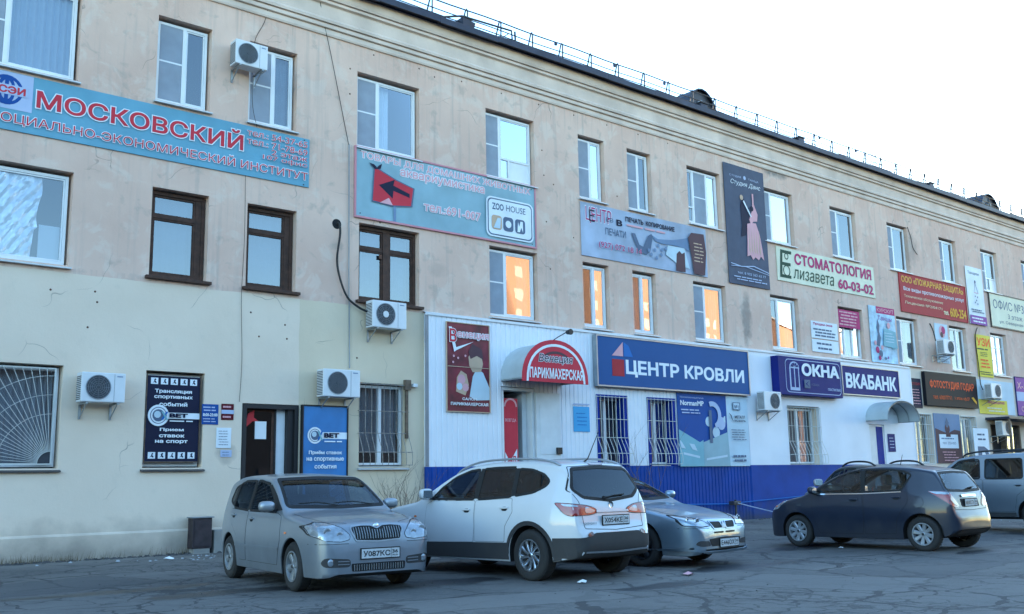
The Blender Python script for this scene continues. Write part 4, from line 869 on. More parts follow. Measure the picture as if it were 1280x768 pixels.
for n_,l_,a,b_,c,d,m_,hd in (('opening_hours_plate','blue opening hours plate beside the betting poster',8.20,8.55,2.52,2.93,'sign_blue','8:00-23:00'),('warning_plate','dark brown plate with white strip right of blue plate',8.61,8.88,2.62,2.95,'sign_maroon',None),('paper_notice','white sheet of paper taped left of the door',8.52,8.84,2.05,2.46,'sign_white',None),('small_sticker','tiny pale sticker under the paper notice',8.62,8.86,1.87,2.01,'sign_lilac',None)):
    s=Sign(n_,l_,'notice',a,b_,c,d,Y0-.012,.01,m_)
    if hd: s.lines(.05,.95,.62,.92,2,'sign_lilac',fill=.4,words=2); s.text(hd,.06,.94,.40,.55,'sign_white',.03); s.lines(.05,.95,.08,.34,2,'sign_lilac',fill=.35,words=2)
    elif m_=='sign_maroon': s.rect(0,1,.38,.62,'sign_lilac'); s.lines(.1,.9,.7,.92,1,'sign_rose'); s.lines(.1,.9,.08,.3,1,'sign_rose')
    else: s.lines(.12,.88,.1,.9,6 if c>2 else 2,'sign_slate',fill=.2,words=3)
s=Sign('blue_notice','bright sky-blue notice sheet right of the salon door','notice',18.38,18.98,2.55,3.22,SY-.02,.012,'sign_skyblue'); s.lines(.15,.85,.2,.8,4,'sign_mid',fill=.2); s.rect(0,1,1.06,1.12,'sign_lilac')
s=Sign('door_plate','small blue plate on white wall beside bank door','plate',34.12,34.62,2.1,2.75,SY-.02,.012,'sign_navy'); s.lines(.15,.85,.15,.85,4,'sign_lilac',fill=.25)
# red banner inside the salon doorway
s=Sign('red_banner','red drinks banner with white swirl standing inside salon doorway','banner',16.02,16.50,.35,3.35,SY+.05,.02,'sign_red')
s.disc(.5,.93,.22,'sign_rose',16,a0=0,a1=180,r2=.17); s.text('ВСЕГДА',.12,.88,.80,.83,'sign_rose',.02); s.poly([(.08,.55),(.4,.47),(.9,.58),(.9,.38),(.55,.30),(.1,.40)],'sign_white'); s.text('Х-Л',.2,.8,.46,.52,'sign_red',.03); s.text('Ю-Я',.2,.8,.38,.43,'sign_red',.03); s.poly([(.1,.36),(.5,.24),(.9,.34),(.9,.31),(.5,.20),(.1,.32)],'sign_white')

# ---------------------------------------------------------------- canopies
def canopy(name,label,x0,x1,zb,h,d,face,group=None,yb=SY):
    o=thing(name,label,'canopy',((x0+x1)/2,yb,zb),group); cx=(x0+x1)/2; r=(x1-x0)/2; n=20
    ar=[(cx-r*math.cos(math.pi*k/n),zb+h*math.sin(math.pi*k/n)**.85) for k in range(n+1)]; L=n+1
    a2=[(x+(cx-x)*.015,z-.015) for x,z in ar]
    MB().add([(x,yb-.003,z) for x,z in ar]+[(x,yb-d,z) for x,z in ar]+[(x,yb-.003,z) for x,z in a2]+[(x,yb-d,z) for x,z in a2],[(i,i+1,i+1+L,i+L) for i in range(n)]+[(i+2*L,i+3*L,i+1+3*L,i+1+2*L) for i in range(n)]).build('shell','canopy_shell',o,smooth=60)
    q=MB()
    for y in (yb-.02,yb-d*.5,yb-d+.02): q.tube([(x,y,z-.02) for x,z in a2],.016,6)
    for x,z in (a2[0],a2[-1],a2[n//2]): q.tube([(x,yb-.01,z-.015),(x,yb-d+.01,z-.015)],.016,6)
    q.build('ribs','galvanised',o)
    if face:
        out=[(cx-(r+.06)*math.cos(math.pi*k/n),zb-.10+(h+.16)*math.sin(math.pi*k/n)**.85) for k in range(n+1)]
        MB().prism(out,yb-d-.05,yb-d-.002).build('front_panel','sign_red',o)
        y=yb-d-.053
        def arcband(rr0,rr1,dz,m_,a0=0,a1=n,y=y-.002):
            A=[(cx-(r+.06)*rr0*math.cos(math.pi*k/n),zb-.10+dz+(h+.16)*rr0*math.sin(math.pi*k/n)**.85) for k in range(a0,a1+1)]; B_=[(cx-(r+.06)*rr1*math.cos(math.pi*k/n),zb-.10+dz+(h+.16)*rr1*math.sin(math.pi*k/n)**.85) for k in range(a0,a1+1)]; L=len(A)
            MB().add([(a,y,b) for a,b in A+B_],[(i,i+1,i+1+L,i+L) for i in range(L-1)]).build('print',m_,o)
        arcband(.90,.84,0,'sign_white'); arcband(.62,.56,.12,'sign_brown',6,14)
        for st,u0,u1,v0,v1,m_,bo,sh in (('Венеция',-.58,.52,.42,.66,'sign_white',.06,.2),('Венеция',-.57,.51,.43,.65,'sign_brown',.015,.2),('ПАРИКМАХЕРСКАЯ',-.86,.88,.08,.33,'sign_white',.03,0)):
            v2,f2=text_mesh(st,bo,cx+u0*r,cx+u1*r,zb-.1+v0*(h+.16),zb-.1+v1*(h+.16),sh); y-=.003
            MB().add([(x,y,z) for x,z in v2],f2).build('lettering',m_,o)
mat('canopy_shell','#a9b4b8',.5,var=.08)
canopy('salon_canopy','barrel canopy with red half-round salon front panel',15.92,18.02,3.80,.92,.88,True)
canopy('bank_canopy','plain pale barrel canopy over the bank door',32.75,35.0,3.20,.68,.85,False)
# spotlight above the canopy
o=thing('spotlight','small black spotlight on a thin arm above salon canopy','lamp',(17.62,SY,4.9))
MB().tube([(17.60,SY-.002,4.86),(17.63,SY-.3,4.98),(17.70,SY-.62,5.10)],.013,6).build('arm','dark_metal',o)
MB().lathe([(0,SY-.72),(.075,SY-.72),(.08,SY-.70),(.05,SY-.56),(.02,SY-.54),(0,SY-.54)],(17.72,0,5.08),n=16).build('lamp_head','black_metal',o)
MB().bbox(17.56,17.64,SY-.012,SY-.001,4.80,4.92,.004).build('bracket','dark_metal',o)
# flat porch roof over the far shop door
o=thing('porch_roof','flat dark porch roof over the far shop door','canopy',(44,Y0,3.3))
MB().bbox(42.2,46.6,Y0-1.0,Y0-.002,3.46,3.56,.01).build('slab','roof_metal',o); MB().box(42.25,42.33,Y0-.97,Y0-.9,0,3.455).build('post','old_wood',o); MB().box(46.45,46.53,Y0-.97,Y0-.9,0,3.455).build('post','old_wood',o)

# ---------------------------------------------------------------- air conditioners
mat('ac_white','#d2d6da',.45,var=.06,dirt=None); mat('ac_dark','#3a4048',.6,var=.3); mat('ac_grille','#7c858e',.5,.2)
ACG='air conditioners fixed to the facade'
def ac(x,z,w_,h,label,yb=Y0,d=.30,gap=.12,hub=False,fan=.30,turn=None):
    o=thing('air_conditioner',label,'air conditioner',(x+w_/2,yb,z),ACG)
    if turn: o.rotation_euler=(0,0,0)
    y1=yb-gap; y0=y1-d
    MB().bbox(x,x+w_,y0,y1,z,z+h,.02).build('casing','ac_white',o)
    cx,cz,r=x+w_*.38 if fan<.5 else x+w_*fan,z+h*.5,h*.40
    MB().lathe([(r*1.04,y0-.001),(r*1.04,y0-.012),(r*.97,y0-.012),(r*.97,y0+.002)],(cx,0,cz),n=28).build('fan_ring','ac_grille',o)
    MB().lathe([(0,y0-.003),(r*.97,y0-.003),(r*.97,y0-.001)],(cx,0,cz),n=28).build('fan_opening','ac_dark',o)
    g=MB()
    for k in range(5): g.tube([(cx+r*(k+1)/6*math.cos(t_*math.pi/12),y0-.010,cz+r*(k+1)/6*math.sin(t_*math.pi/12)) for t_ in range(25)],.0035,4)
    for k in range(12): a=k*math.pi/6; g.tube([(cx+r*.1*math.cos(a),y0-.012,cz+r*.1*math.sin(a)),(cx+r*.96*math.cos(a),y0-.010,cz+r*.96*math.sin(a))],.003,4)
    g.build('fan_guard','ac_grille',o)
    MB().lathe([(0,y0-.02),(r*(.30 if hub else .14),y0-.018),(r*(.30 if hub else .14),y0-.004)],(cx,0,cz),n=16).build('fan_hub','ac_white' if hub else 'ac_dark',o)
    MB().box(x+w_*.74,x+w_*.745,y0-.003,y0+.001,z+.02,z+h-.02).build('seam','ac_dark',o)
    v=MB()
    for k in range(int(h/.035)-2): v.box(x-.004,x+.001,y0+.03,y1-.02,z+.04+k*.035,z+.058+k*.035)
    v.build('side_vents','ac_dark',o)
    MB().box(x+w_*.80,x+w_*.93,y0-.003,y0+.001,z+h-.075,z+h-.055).build('badge','sign_bluegrey',o)
    for bx in (x+w_*.14,x+w_*.84):
        MB().box(bx-.02,bx+.02,y0-.02,yb-.001,z-.035,z-.004).box(bx-.02,bx+.02,yb-.03,yb-.001,z-.30,z-.036).tube([(bx,yb-.02,z-.28),(bx,y0+.03,z-.03)],.012,5).build('bracket','galvanised',o)
    return o
ac(5.72,2.86,.80,.55,'white air conditioner between the sunray grille and the betting poster')
ac(10.72,3.16,.92,.60,'white air conditioner directly above the blue betting sign')
ac(11.95,4.78,.92,.62,'white air conditioner with pale hub under the brown double window',hub=True)
ac(8.50,10.18,.74,.55,'highest white air conditioner, between two top-floor windows')
ac(26.25,3.34,.88,.60,'white air conditioner between roofing sign and window shop sign',yb=SY,fan=.6,gap=.14)
ac(38.05,5.92,.90,.58,'air conditioner fixed in front of the flower poster',gap=.3,fan=.6)
ac(41.85,4.33,.92,.62,'air conditioner right of the black photo studio sign',gap=.25,fan=.6)
ac(42.40,2.80,.85,.62,'lowest air conditioner beside the far porch',gap=.3,fan=.6)

# ---------------------------------------------------------------- cables, hoses and pipes on the wall
def cable(label,pts,r,m='cable',name='cable',cat='cable',n=5,clips=None):
    o=MB().tube(pts,r,n).build(name,m,loc=pts[0]); tag(o,label,cat); return o
yw=Y0-.02
def smooth(p,k=6):
    p=[Vector(q) for q in p]; out=[]
    for i in range(len(p)-1):
        a,b,c,d=p[max(i-1,0)],p[i],p[i+1],p[min(i+2,len(p)-1)]
        for j in range(k):
            t=j/k; out.append(.5*((2*b)+(c-a)*t+(2*a-5*b+4*c-d)*t*t+(3*b-a-3*c+d)*t**3))
    return out+[p[-1]]
cable('thin black cable slanting down from the cornice to the wall conduit',smooth([(10.6,yw-.2,12.7),(10.72,yw-.05,12.2),(11.0,yw-.02,11.2),(11.3,yw,10.0),(11.52,yw,9.08)]),.008)
cable('straight grey conduit running down the wall beside the pet shop banner',[(11.53,yw,9.1),(11.56,yw,6.0),(11.60,yw,3.85)],.014,'grey_metal','conduit','pipe')
cable('looped thick black hose from the wall hole to the air conditioner',smooth([(11.24,yw+.03,7.12),(11.26,yw-.05,7.14),(11.28,yw-.07,6.9),(11.22,yw-.05,6.3),(11.30,yw-.06,5.85),(11.48,yw-.08,5.45),(11.75,yw-.10,5.25),(11.96,yw-.16,5.15)]),.026,'cable','hose','hose',6)
o=MB().lathe([(0,Y0-.006),(.11,Y0-.006),(.12,Y0-.001)],(11.24,0,7.14),n=14).build('wall_hole','dark_inside',loc=(11.24,Y0,7.14)); tag(o,'dark round hose hole in the plaster left of brown double window','hole')
cable('thin wire hanging across the third window to the institute banner',smooth([(9.42,yw-.15,12.6),(9.36,yw,11.6),(9.10,yw,10.9),(9.08,yw-.02,9.6),(9.2,yw-.03,9.0)]),.006)
cable('thin wire stapled down the lower plaster to betting doorway',smooth([(8.98,yw,7.9),(9.0,yw,6.5),(8.97,yw,5.2),(9.02,yw,3.9),(8.99,yw,3.0)]),.005)
cable('black cable curling down the edge of yellow banner',smooth([(42.15,yw-.05,7.35),(42.0,yw-.03,7.1),(41.9,yw-.04,6.6),(41.96,yw-.04,5.8),(41.95,yw-.05,5.0),(42.0,yw-.1,4.7)]),.02)
cable('short dark cable on plaster beside a right-hand top window',smooth([(37.1,yw,11.0),(37.3,yw,10.6),(37.4,yw,10.2),(37.7,yw,9.95)]),.012)
cable('black hose dropping to the air conditioner at flower poster',smooth([(38.2,yw,7.2),(38.3,yw-.05,6.95),(38.4,yw-.08,6.5)]),.022,'cable','hose','hose',6)
cable('painted pipe running low along the blue wall',[(19.0,SY-.09,.60),(24.6,SY-.09,.50),(30.5,SY-.09,.72)],.016,'sign_mid','pipe','pipe')
o=thing('rope_post','short dark post holding the rope before blue wall','post',(24.75,SY-.25,0)); MB().tube([(24.75,SY-.25,-.02),(24.75,SY-.25,.62)],.035,8).build('post_shaft','dark_metal',o); MB().bbox(24.62,24.95,SY-.3,SY-.1,.46,.58,.02).build('clamp','dark_metal',o)
cable('pale rope slung from the post towards the parked dark hatchback',smooth([(24.8,SY-.3,.52),(24.6,SY-1.6,.30),(24.2,SY-3.0,.16)]),.014,'sign_lilac','rope','rope')
# ---------------------------------------------------------------- roof railing and heating cables
o=thing('roof_railing','thin wire roof railing with A-shaped posts along the eave','railing',(20,19.3,12.8))
for k in range(-2,36):
    x=13.77+1.127*k; b=MB(); top=13.44
    b.tube([(x-.15,19.34,12.86),(x-.035,19.31,top-.06),(x,19.305,top),(x+.035,19.31,top-.06),(x+.05,19.34,12.86)],.022,5); b.build('post','dark_metal',o)
for z,r_ in ((13.41,.020),(13.17,.016),(13.03,.016)): 
    xs=[11+i*1.127/2 for i in range(82)]; MB().tube([(x,19.31,z+.012*math.sin(x*2.1)) for x in xs],r_,5).build('rail','dark_metal',o)
cable('dark pipe lying along the roof edge behind the railing',[(8,19.36,12.99),(30,19.36,12.99),(42,19.36,12.97),(55,19.36,12.97)],.028,'roof_metal','roof_pipe','pipe')
o=thing('hoist_frame','rusty dark tubular frame with bucket leaning on roof edge','frame',(15.6,19.3,12.8))
MB().tube([(14.0,19.32,12.95),(14.75,19.3,13.20),(16.4,19.28,13.26),(16.44,19.28,12.82)],.028,6).tube([(16.52,19.28,13.27),(16.54,19.28,12.82)],.028,6).tube([(16.0,19.3,12.9),(16.3,19.29,13.15)],.014,5).build('tube','dark_metal',o)
MB().add([(14.70,19.2,12.78),(15.02,19.2,12.78),(15.02,19.5,12.78),(14.70,19.5,12.78),(14.66,19.16,13.10),(15.08,19.16,13.04),(15.08,19.54,13.04),(14.66,19.54,13.10)],[(0,3,2,1),(4,5,6,7),(0,1,5,4),(1,2,6,5),(2,3,7,6),(3,0,4,7)]).tube([(14.68,19.3,13.1),(14.86,19.3,13.24),(15.06,19.3,13.05)],.01,4).build('bucket','roof_metal',o)
for x,z,l_ in ((18.05,13.36,'small dark insulator knob on the railing wire nearest the hoist frame'),(20.4,13.34,'small dark insulator knob halfway between hoist frame and the near dormer'),(22.6,13.33,'small dark insulator knob just left of the near dormer'),(31.0,13.36,'small dark insulator knob on railing wire right of near dormer'),(33.4,13.36,'small dark insulator knob beside the left arm of the aerial')):
    MB().bbox(x-.05,x+.03,19.27,19.33,z-.05,z+.05,.012).build('insulator','roof_metal',tag(thing('wire_insulator',l_,'insulator',(x,19.3,z),'insulator knobs on the roof railing')))
for x,l_ in ((24.35,'small dark box on the eave just left of dormer'),(29.7,'small dark box on the eave right of the dormer'),(38.9,'small dark box on the eave near the aerial')):
    o=thing('eave_box',l_,'box',(x,19.3,12.9)); MB().bbox(x-.17,x+.17,19.2,19.45,12.84,13.06,.02).build('housing','roof_metal',o); MB().bbox(x-.2,x+.2,19.17,19.48,13.061,13.085,.008).build('lid','dark_metal',o)
o=thing('aerial','old television aerial on short mast by the roof edge','aerial',(35,19.4,12.9))
MB().tube([(34.95,19.4,12.86),(34.98,19.4,13.62)],.014,5).build('mast','dark_metal',o)
MB().tube([(33.6,19.4,13.45),(34.98,19.4,13.50),(36.4,19.4,13.58)],.010,5).tube([(33.7,19.4,13.15),(34.98,19.4,13.2),(36.8,19.4,13.4)],.008,5).build('boom','dark_metal',o)
q=MB(); 
for k in range(7): q.tube([(33.8+k*.42,19.15+.02*k,13.47+k*.02),(33.8+k*.42,19.65-.02*k,13.47+k*.02)],.007,4)
q.build('elements','dark_metal',o)
cable('thin leaning mast with a hook beside the far dormer',[(49.1,19.5,12.85),(49.4,19.5,13.75),(49.7,19.5,13.85)],.014,'dark_metal','mast','mast')

# rusty bracket block at top right of the barred cream window
o=thing('wall_lamp_box','weathered wooden block with small lamp by barred window','lamp',(13.1,Y0,3.6)); MB().bbox(13.06,13.22,Y0-.10,Y0-.001,3.42,3.66,.008).build('block','old_wood',o); MB().bbox(13.28,13.40,Y0-.10,Y0-.001,3.50,3.58,.008).build('lamp_head','ac_white',o)
MB().box(13.10,13.16,Y0-.06,Y0-.002,2.3,3.415).build('batten','old_wood',o)
# screw anchors left in the plaster
rnd=random.Random(21); q=MB()
for x,z in [(11.55,10.98),(11.55,10.35),(14.0,11.4),(17.6,10.2),(17.65,9.5),(18.0,9.3),(17.7,8.2),(17.8,6.9),(18.7,7.9),(6.0,5.0),(6.05,4.8),(5.2,4.95),(9.2,4.9),(10.0,4.7),(10.05,4.4),(22.3,8.7),(9.4,4.4),(5.9,4.3),(11.8,4.1),(20.5,9.4),(12.4,7.35),(37.3,11.25)]+[(12.2+i*1.33,11.5) for i in range(9)]:
    q.lathe([(0,Y0-.012),(rnd.uniform(.012,.02),Y0-.008),(.022,Y0-.001)],(x,0,z),n=7)
o=q.build('anchor_hole','rusty',B); o['kind']='stuff'

# ---------------------------------------------------------------- things standing on the ground
o=thing('meter_cabinet','dark dented metal cabinet on the ground against the plaster wall','cabinet',(8.25,Y0-.3,0))
mat('cabinet_metal','#3a3236',.6,.3,var=.4,scale=6); mat('cabinet_face','#332b30',.6,.2,var=.5,scale=5)
MB().bbox(7.97,8.36,Y0-.32,Y0-.07,.10,.68,.012).build('body','cabinet_metal',o); MB().bbox(8.00,8.33,Y0-.335,Y0-.322,.14,.63,.004).build('door','cabinet_face',o); MB().bbox(7.94,8.39,Y0-.35,Y0-.06,.681,.705,.006).build('lid','grey_metal',o); MB().box(8.0,8.33,Y0-.31,Y0-.1,-.02,.10).build('foot','concrete',o)
MB().bbox(8.42,9.0,Y0-.3,Y0-.052,-.05,.44,.02).build('step_block','concrete',B)

# ================================================================ cars
def pchip(P):
    xs=[p[0] for p in P]; ys=[p[1] for p in P]; n=len(xs); h=[xs[i+1]-xs[i] for i in range(n-1)]; dl=[(ys[i+1]-ys[i])/h[i] for i in range(n-1)]
    d=[dl[0]]+[0 if dl[i-1]*dl[i]<=0 else (h[i-1]+h[i])*3/((2*h[i]+h[i-1])/dl[i-1]+(h[i]+2*h[i-1])/dl[i]) for i in range(1,n-1)]+[dl[-1]]
    def f(x):
        if x<=xs[0]: return ys[0]
        if x>=xs[-1]: return ys[-1]
        i=max(k for k in range(n-1) if xs[k]<=x); t=(x-xs[i])/h[i]
        return ys[i]*(1+2*t)*(1-t)**2+d[i]*h[i]*t*(1-t)**2+ys[i+1]*t*t*(3-2*t)+d[i+1]*h[i]*t*t*(t-1)
    return f
def chaikin(p,n=2,close=True,r=None):
    """round the corners of an outline"""
    r=r or .022*n; q=[]; L=len(p)
    for i in range(L):
        a,b,c=Vector(p[i-1]),Vector(p[i]),Vector(p[(i+1)%L]); la,lc=(a-b).length,(c-b).length
        ra=min(r,la*.42); rc=min(r,lc*.42); s_=b+(a-b)*(ra/la); e=b+(c-b)*(rc/lc)
        for k in range(4): t=k/3; q.append(tuple(s_*(1-t)**2+b*2*t*(1-t)+e*t*t))
    return q
def dens(p,g=.03):
    q=[]
    for i in range(len(p)):
        a,b=p[i],p[(i+1)%len(p)]; n=max(1,int(math.hypot(b[0]-a[0],b[1]-a[1])/g))
        q+=[(a[0]+(b[0]-a[0])*k/n,a[1]+(b[1]-a[1])*k/n) for k in range(n)]
    return q
def inside(x,y,p):
    c=False
    for i in range(len(p)):
        a,b=p[i-1],p[i]
        if (a[1]>y)!=(b[1]>y) and x<(b[0]-a[0])*(y-a[1])/(b[1]-a[1])+a[0]: c=not c
    return c
def offs(p,d):
    A=sum(p[i-1][0]*p[i][1]-p[i][0]*p[i-1][1] for i in range(len(p)))
    if A<0: d=-d
    q=[]
    for i in range(len(p)):
        a,b,c=Vector(p[i-1]),Vector(p[i]),Vector(p[(i+1)%len(p)]); d1=(b-a).normalized(); d2=(c-b).normalized()
        n1=Vector((d1.y,-d1.x)); mm=n1+Vector((d2.y,-d2.x))
        if mm.length<1e-4: mm=n1.copy()
        mm.normalize(); q.append(tuple(b+mm*d*min(1.5,1/max(.4,mm.dot(n1)))))
    return q
class Car:
    def __init__(s,sp,name,label,cat,loc,rz,group,paint):
        s.sp=sp; s.L=sp['L']; s.o=thing(name,label,cat,loc,group,rz); s.o.scale=(sp.get('k',1),)*3; LOCAL.add(s.o.name); s.paint=paint
        s.top=pchip(sp['top']); s.bot=pchip(sp['bot']); s.W=pchip(sp['W']); s.holes=[]
        s.shell()
    def x(s,d): return s.L/2-d
    def ys(s,d,z):
        w=s.W(d); bz=s.sp['belt']; zw=s.sp.get('zw',.62)
        if z<zw: k=(zw-z)/zw; return w*(1-.085*k*k)
        if z<bz: k=(z-zw)/(bz-zw); return w*(1-s.sp.get('shoulder',.045)*k*k)
        return w*(1-s.sp.get('shoulder',.045))-s.sp.get('tumble',.36)*(z-bz)
    def ring(s,d):
        sp=s.sp; zt,zb,w=s.top(d),s.bot(d),s.W(d); zl=zb
        for ax in sp['axles']:
            Ra=sp['arch']; q=Ra*Ra-(d-ax)**2
            if q>0: zl=max(zl,sp['r']+math.sqrt(q)-.0)
        zt=max(zt,zb+.03); zl=min(zl,zt-.02)
        hood=1 if zt<sp['belt']+.10 else 0
        t=min(1,max(0,(zt-sp['belt'])/.25)); rc=(sp.get('rch',.10)*(1-t)+.085*t); rh=(.16*(1-t)+.10*t)
        rc=min(rc,(zt-zl)*.5); zc=zt-rc; yc=s.ys(d,zc); rh=min(rh,yc*.5); crown=(.045 if t<1 else .05)
        wi=min(w*.86,w-.24); P=[(0,zb),(wi,zb),(wi,zl),(s.ys(d,zl)-.012,zl)]
        Mr,K,T=18,7,7
        for k in range(1,Mr+1): z=zl+(zc-zl)*k/Mr; z=zl+.008 if k==1 and zc-zl>.05 else z; P.append((s.ys(d,z),z))
        yk=yc-rh; zk=zt-crown*min(1,(zt-zl)/.3)*(yk/w)**2
        for k in range(1,K+1): a=math.pi/2*k/K; P.append((yc-rh*(1-math.cos(a)),zc+(zk-zc)*math.sin(a)))
        for k in range(1,T+1): y=yk*(1-k/T); P.append((y,zt-crown*min(1,(zt-zl)/.3)*(y/w)**2))
        return P
    def shell(s):
        sp=s.sp; D=set(); L=s.L
        n=int(L/.035)
        for i in range(n+1): D.add(round(L*i/n,4))
        for v in (.003,.008,.015,.025,.04,.055,.07,.09): D.add(v); D.add(round(L-v,4))
        for ax in sp['axles']:
            Ra=sp['arch']
            for k in range(25): D.add(round(ax-Ra*math.cos(math.pi*k/24),4))
            D.add(round(ax-Ra-.002,4)); D.add(round(ax+Ra+.002,4))
        D=sorted(v for v in D if 0<=v<=L); rings=[s.ring(d) for d in D]; m=len(rings[0])
        V=[]; 
        for d,P in zip(D,rings):
            X=s.x(d); V+=[(X,y,z) for y,z in P]+[(X,-y,z) for y,z in P[1:-1]]
        W=m+m-2
        def vi(i,j,side): return i*W+(j if side>0 or j in(0,m-1) else m+j-1)
        s.bodyF=[];s.underF=[]
        for i in range(len(D)-1):
            for j in range(m-1):
                for sd in (1,-1):
                    q=[vi(i,j,sd),vi(i,j+1,sd),vi(i+1,j+1,sd),vi(i+1,j,sd)]
                    if sd<0: q=q[::-1]
                    (s.underF if j<3 else s.bodyF).append(q)
        for i,rev in ((0,0),(len(D)-1,1)):
            r_=[vi(i,j,1) for j in range(m)]+[vi(i,j,-1) for j in range(m-2,0,-1)]
            s.bodyF.append(r_[::-1] if rev else r_)
        s.V=V; s.bvh=BVHTree.FromPolygons(V,s.bodyF+s.underF)
    def cast(s,dir,a,b):
        if dir=='L': o,v=Vector((a,3,b)),Vector((0,-1,0))
        elif dir=='R': o,v=Vector((a,-3,b)),Vector((0,1,0))
        elif dir=='F': o,v=Vector((5,a,b)),Vector((-1,0,0))
        elif dir=='B': o,v=Vector((-5,a,b)),Vector((1,0,0))
        elif dir=='T': o,v=Vector((a,b,3)),Vector((0,0,-1))
        else:                                                  # corner views: BL BR FL FR, a runs outboard along the corner
            fb=1 if dir[0]=='F' else -1; lr=1 if dir[1]=='L' else -1; q=.70710678
            o=Vector((fb*(s.L/2-.12)-fb*a*q+fb*3*q,lr*(.62+a*q)+lr*3*q,b)); v=Vector((-fb*q,-lr*q,0))
        h=s.bvh.ray_cast(o,v)
        if h[0] is None:
            p={'L':Vector((a,s.W(s.L/2-a),b)),'R':Vector((a,-s.W(s.L/2-a),b)),'F':Vector((s.L/2,a,b)),'B':Vector((-s.L/2,a,b)),'T':Vector((a,b,1.4))}.get(dir,o)
            h=s.bvh.find_nearest(p)
        nn=h[1]
        if nn.dot(v)>0: nn=-nn
        return h[0],nn
    def pt(s,dir,p,off):
        a=s.x(p[0]) if dir in('L','R','T') else p[0]
        h,n=s.cast(dir,a,p[1]); return h+n*off
    def patch(s,dir,poly,name,m,off=.004,parent=None,g=.06,skirt=.01,smooth_=60):
        p=dens(poly,.035); xs=[a for a,_ in p]; zs=[b for _,b in p]; V=[Vector(q) for q in p]; n=len(V)
        ins=offs(poly,-.018)
        a=min(xs)+g/2
        while a<max(xs):
            b=min(zs)+g/2
            while b<max(zs):
                if inside(a,b,ins): V.append(Vector((a,b)))
                b+=g
            a+=g
        r=geometry.delaunay_2d_cdt(V,[],[list(range(n))],1,1e-5); vs,fs=r[0],r[2]
        out=[s.pt(dir,v,off) for v in vs]; F=[list(f) for f in fs]
        if skirt:
            cnt={}
            for f in F:
                for i in range(len(f)): e=(f[i],f[(i+1)%len(f)]); cnt[tuple(sorted(e))]=cnt.get(tuple(sorted(e)),0)+1
            bd=[e for e,c in cnt.items() if c==1]; mp={}
            for e in bd:
                for v in e:
                    if v not in mp: mp[v]=len(out); out.append(s.pt(dir,vs[v],off-skirt))
            F+=[[a,b,mp[b],mp[a]] for a,b in bd]
        return MB().add(out,F).build(name,m,parent or s.body,smooth=smooth_)
    def band(s,dir,poly,name,m,out_=.02,in_=.012,off=.005,parent=None,close=True):
        """a strip along an outline: window seals, shut lines, trim"""
        p=dens(poly,.03)
        if not close:
            p=[];
            for i in range(len(poly)-1):
                a,b=poly[i],poly[i+1]; k=max(1,int(math.hypot(b[0]-a[0],b[1]-a[1])/.03)); p+=[(a[0]+(b[0]-a[0])*t/k,a[1]+(b[1]-a[1])*t/k) for t in range(k)]
            p.append(poly[-1]); A=[];B_=[]
            for i,q in enumerate(p):
                a=Vector(p[max(i-1,0)]); b=Vector(p[min(i+1,len(p)-1)]); t=(b-a).normalized(); nn=Vector((-t.y,t.x)); A.append(tuple(Vector(q)+nn*out_)); B_.append(tuple(Vector(q)-nn*in_))
        else: A,B_=offs(p,out_),offs(p,-in_)
        n=len(A); v=[s.pt(dir,q,off) for q in A]+[s.pt(dir,q,off) for q in B_]+[s.pt(dir,q,off-.01) for q in A]
        F=[]
        for i in range(n if close else n-1): j=(i+1)%n; F+=[(i,j,j+n,i+n),(i,i+2*n,j+2*n,j)]
        return MB().add(v,F).build(name,m,parent or s.body,smooth=60)
    def hole(s,dir,poly): s.holes.append((dir,offs(poly,.004)))
    def finish_body(s):
        F=[]
        for f in s.bodyF:
            c=Vector((0,0,0))
            for i in f: c+=Vector(s.V[i])
            c/=len(f); kill=False
            for dir,p in s.holes:
                if dir in 'LR':
                    if (c.y>0)==(dir=='L') and inside(s.L/2-c.x,c.z,p) and abs(c.y)>.3: kill=True
                elif dir=='F':
                    if c.x>0 or s.L/2-c.x<s.L*.55:
                        if inside(c.y,c.z,p) and s.L/2-c.x>s.sp.get('wsd',1.0): kill=True
                elif dir=='B':
                    if s.L/2-c.x>s.L*.72 and inside(c.y,c.z,p): kill=True
            if not kill: F.append(f)
        s.body=MB().add(s.V,F).build('body',s.paint,s.o,smooth=45)
        MB().add(s.V,s.underF).build('underbody','black_rubber',s.o,smooth=45)
        # dark cabin lining: the upper shell again, 25 mm further in
        mb=MB(); cen=Vector((s.x(s.L*.55),0,.9)); vv=[]
        for v in s.V:
            v=Vector(v); d_=(cen-v); d_.x*=.25; vv.append(tuple(v+d_.normalized()*.03))
        keep=[f for f in F if min(s.V[i][2] for i in f)>.55 and s.sp.get('wsd',1.0)+.1<s.L/2-sum(s.V[i][0] for i in f)/len(f)<s.L-.12]
        mb.add(vv,keep).build('cabin_lining','cabin_dark',s.body)
        mb=MB(); d0=s.sp.get('wsd',1.0); w=s.W(2)-.16
        mb.box(s.x(s.L-.25),s.x(d0+.1),-w,w,.28,.5); mb.build('cabin_floor','cabin_dark',s.body)
    def windows(s,side,front,back,gm,gd=None):
        for p in side:
            p=chaikin(p,2); s.hole('L',p); s.hole('R',p)
        f=chaikin(front,2) if front else None; b=chaikin(back,2) if back else None
        if f: s.hole('F',f)
        if b: s.hole('B',b)
        s.finish_body()
        for i,p in enumerate(side):
            p=chaikin(p,2)
            for D in 'LR':
                g=s.patch(D,p,'side_window',gd if gd and i>0 else gm,.001,skirt=0); s.band(D,p,'window_seal','black_rubber',.020,.012,.004,g)
        if f: g=s.patch('F',f,'windscreen',gm,.001,skirt=0,g=.08); s.band('F',f,'window_seal','black_rubber',.02,.02,.004,g)
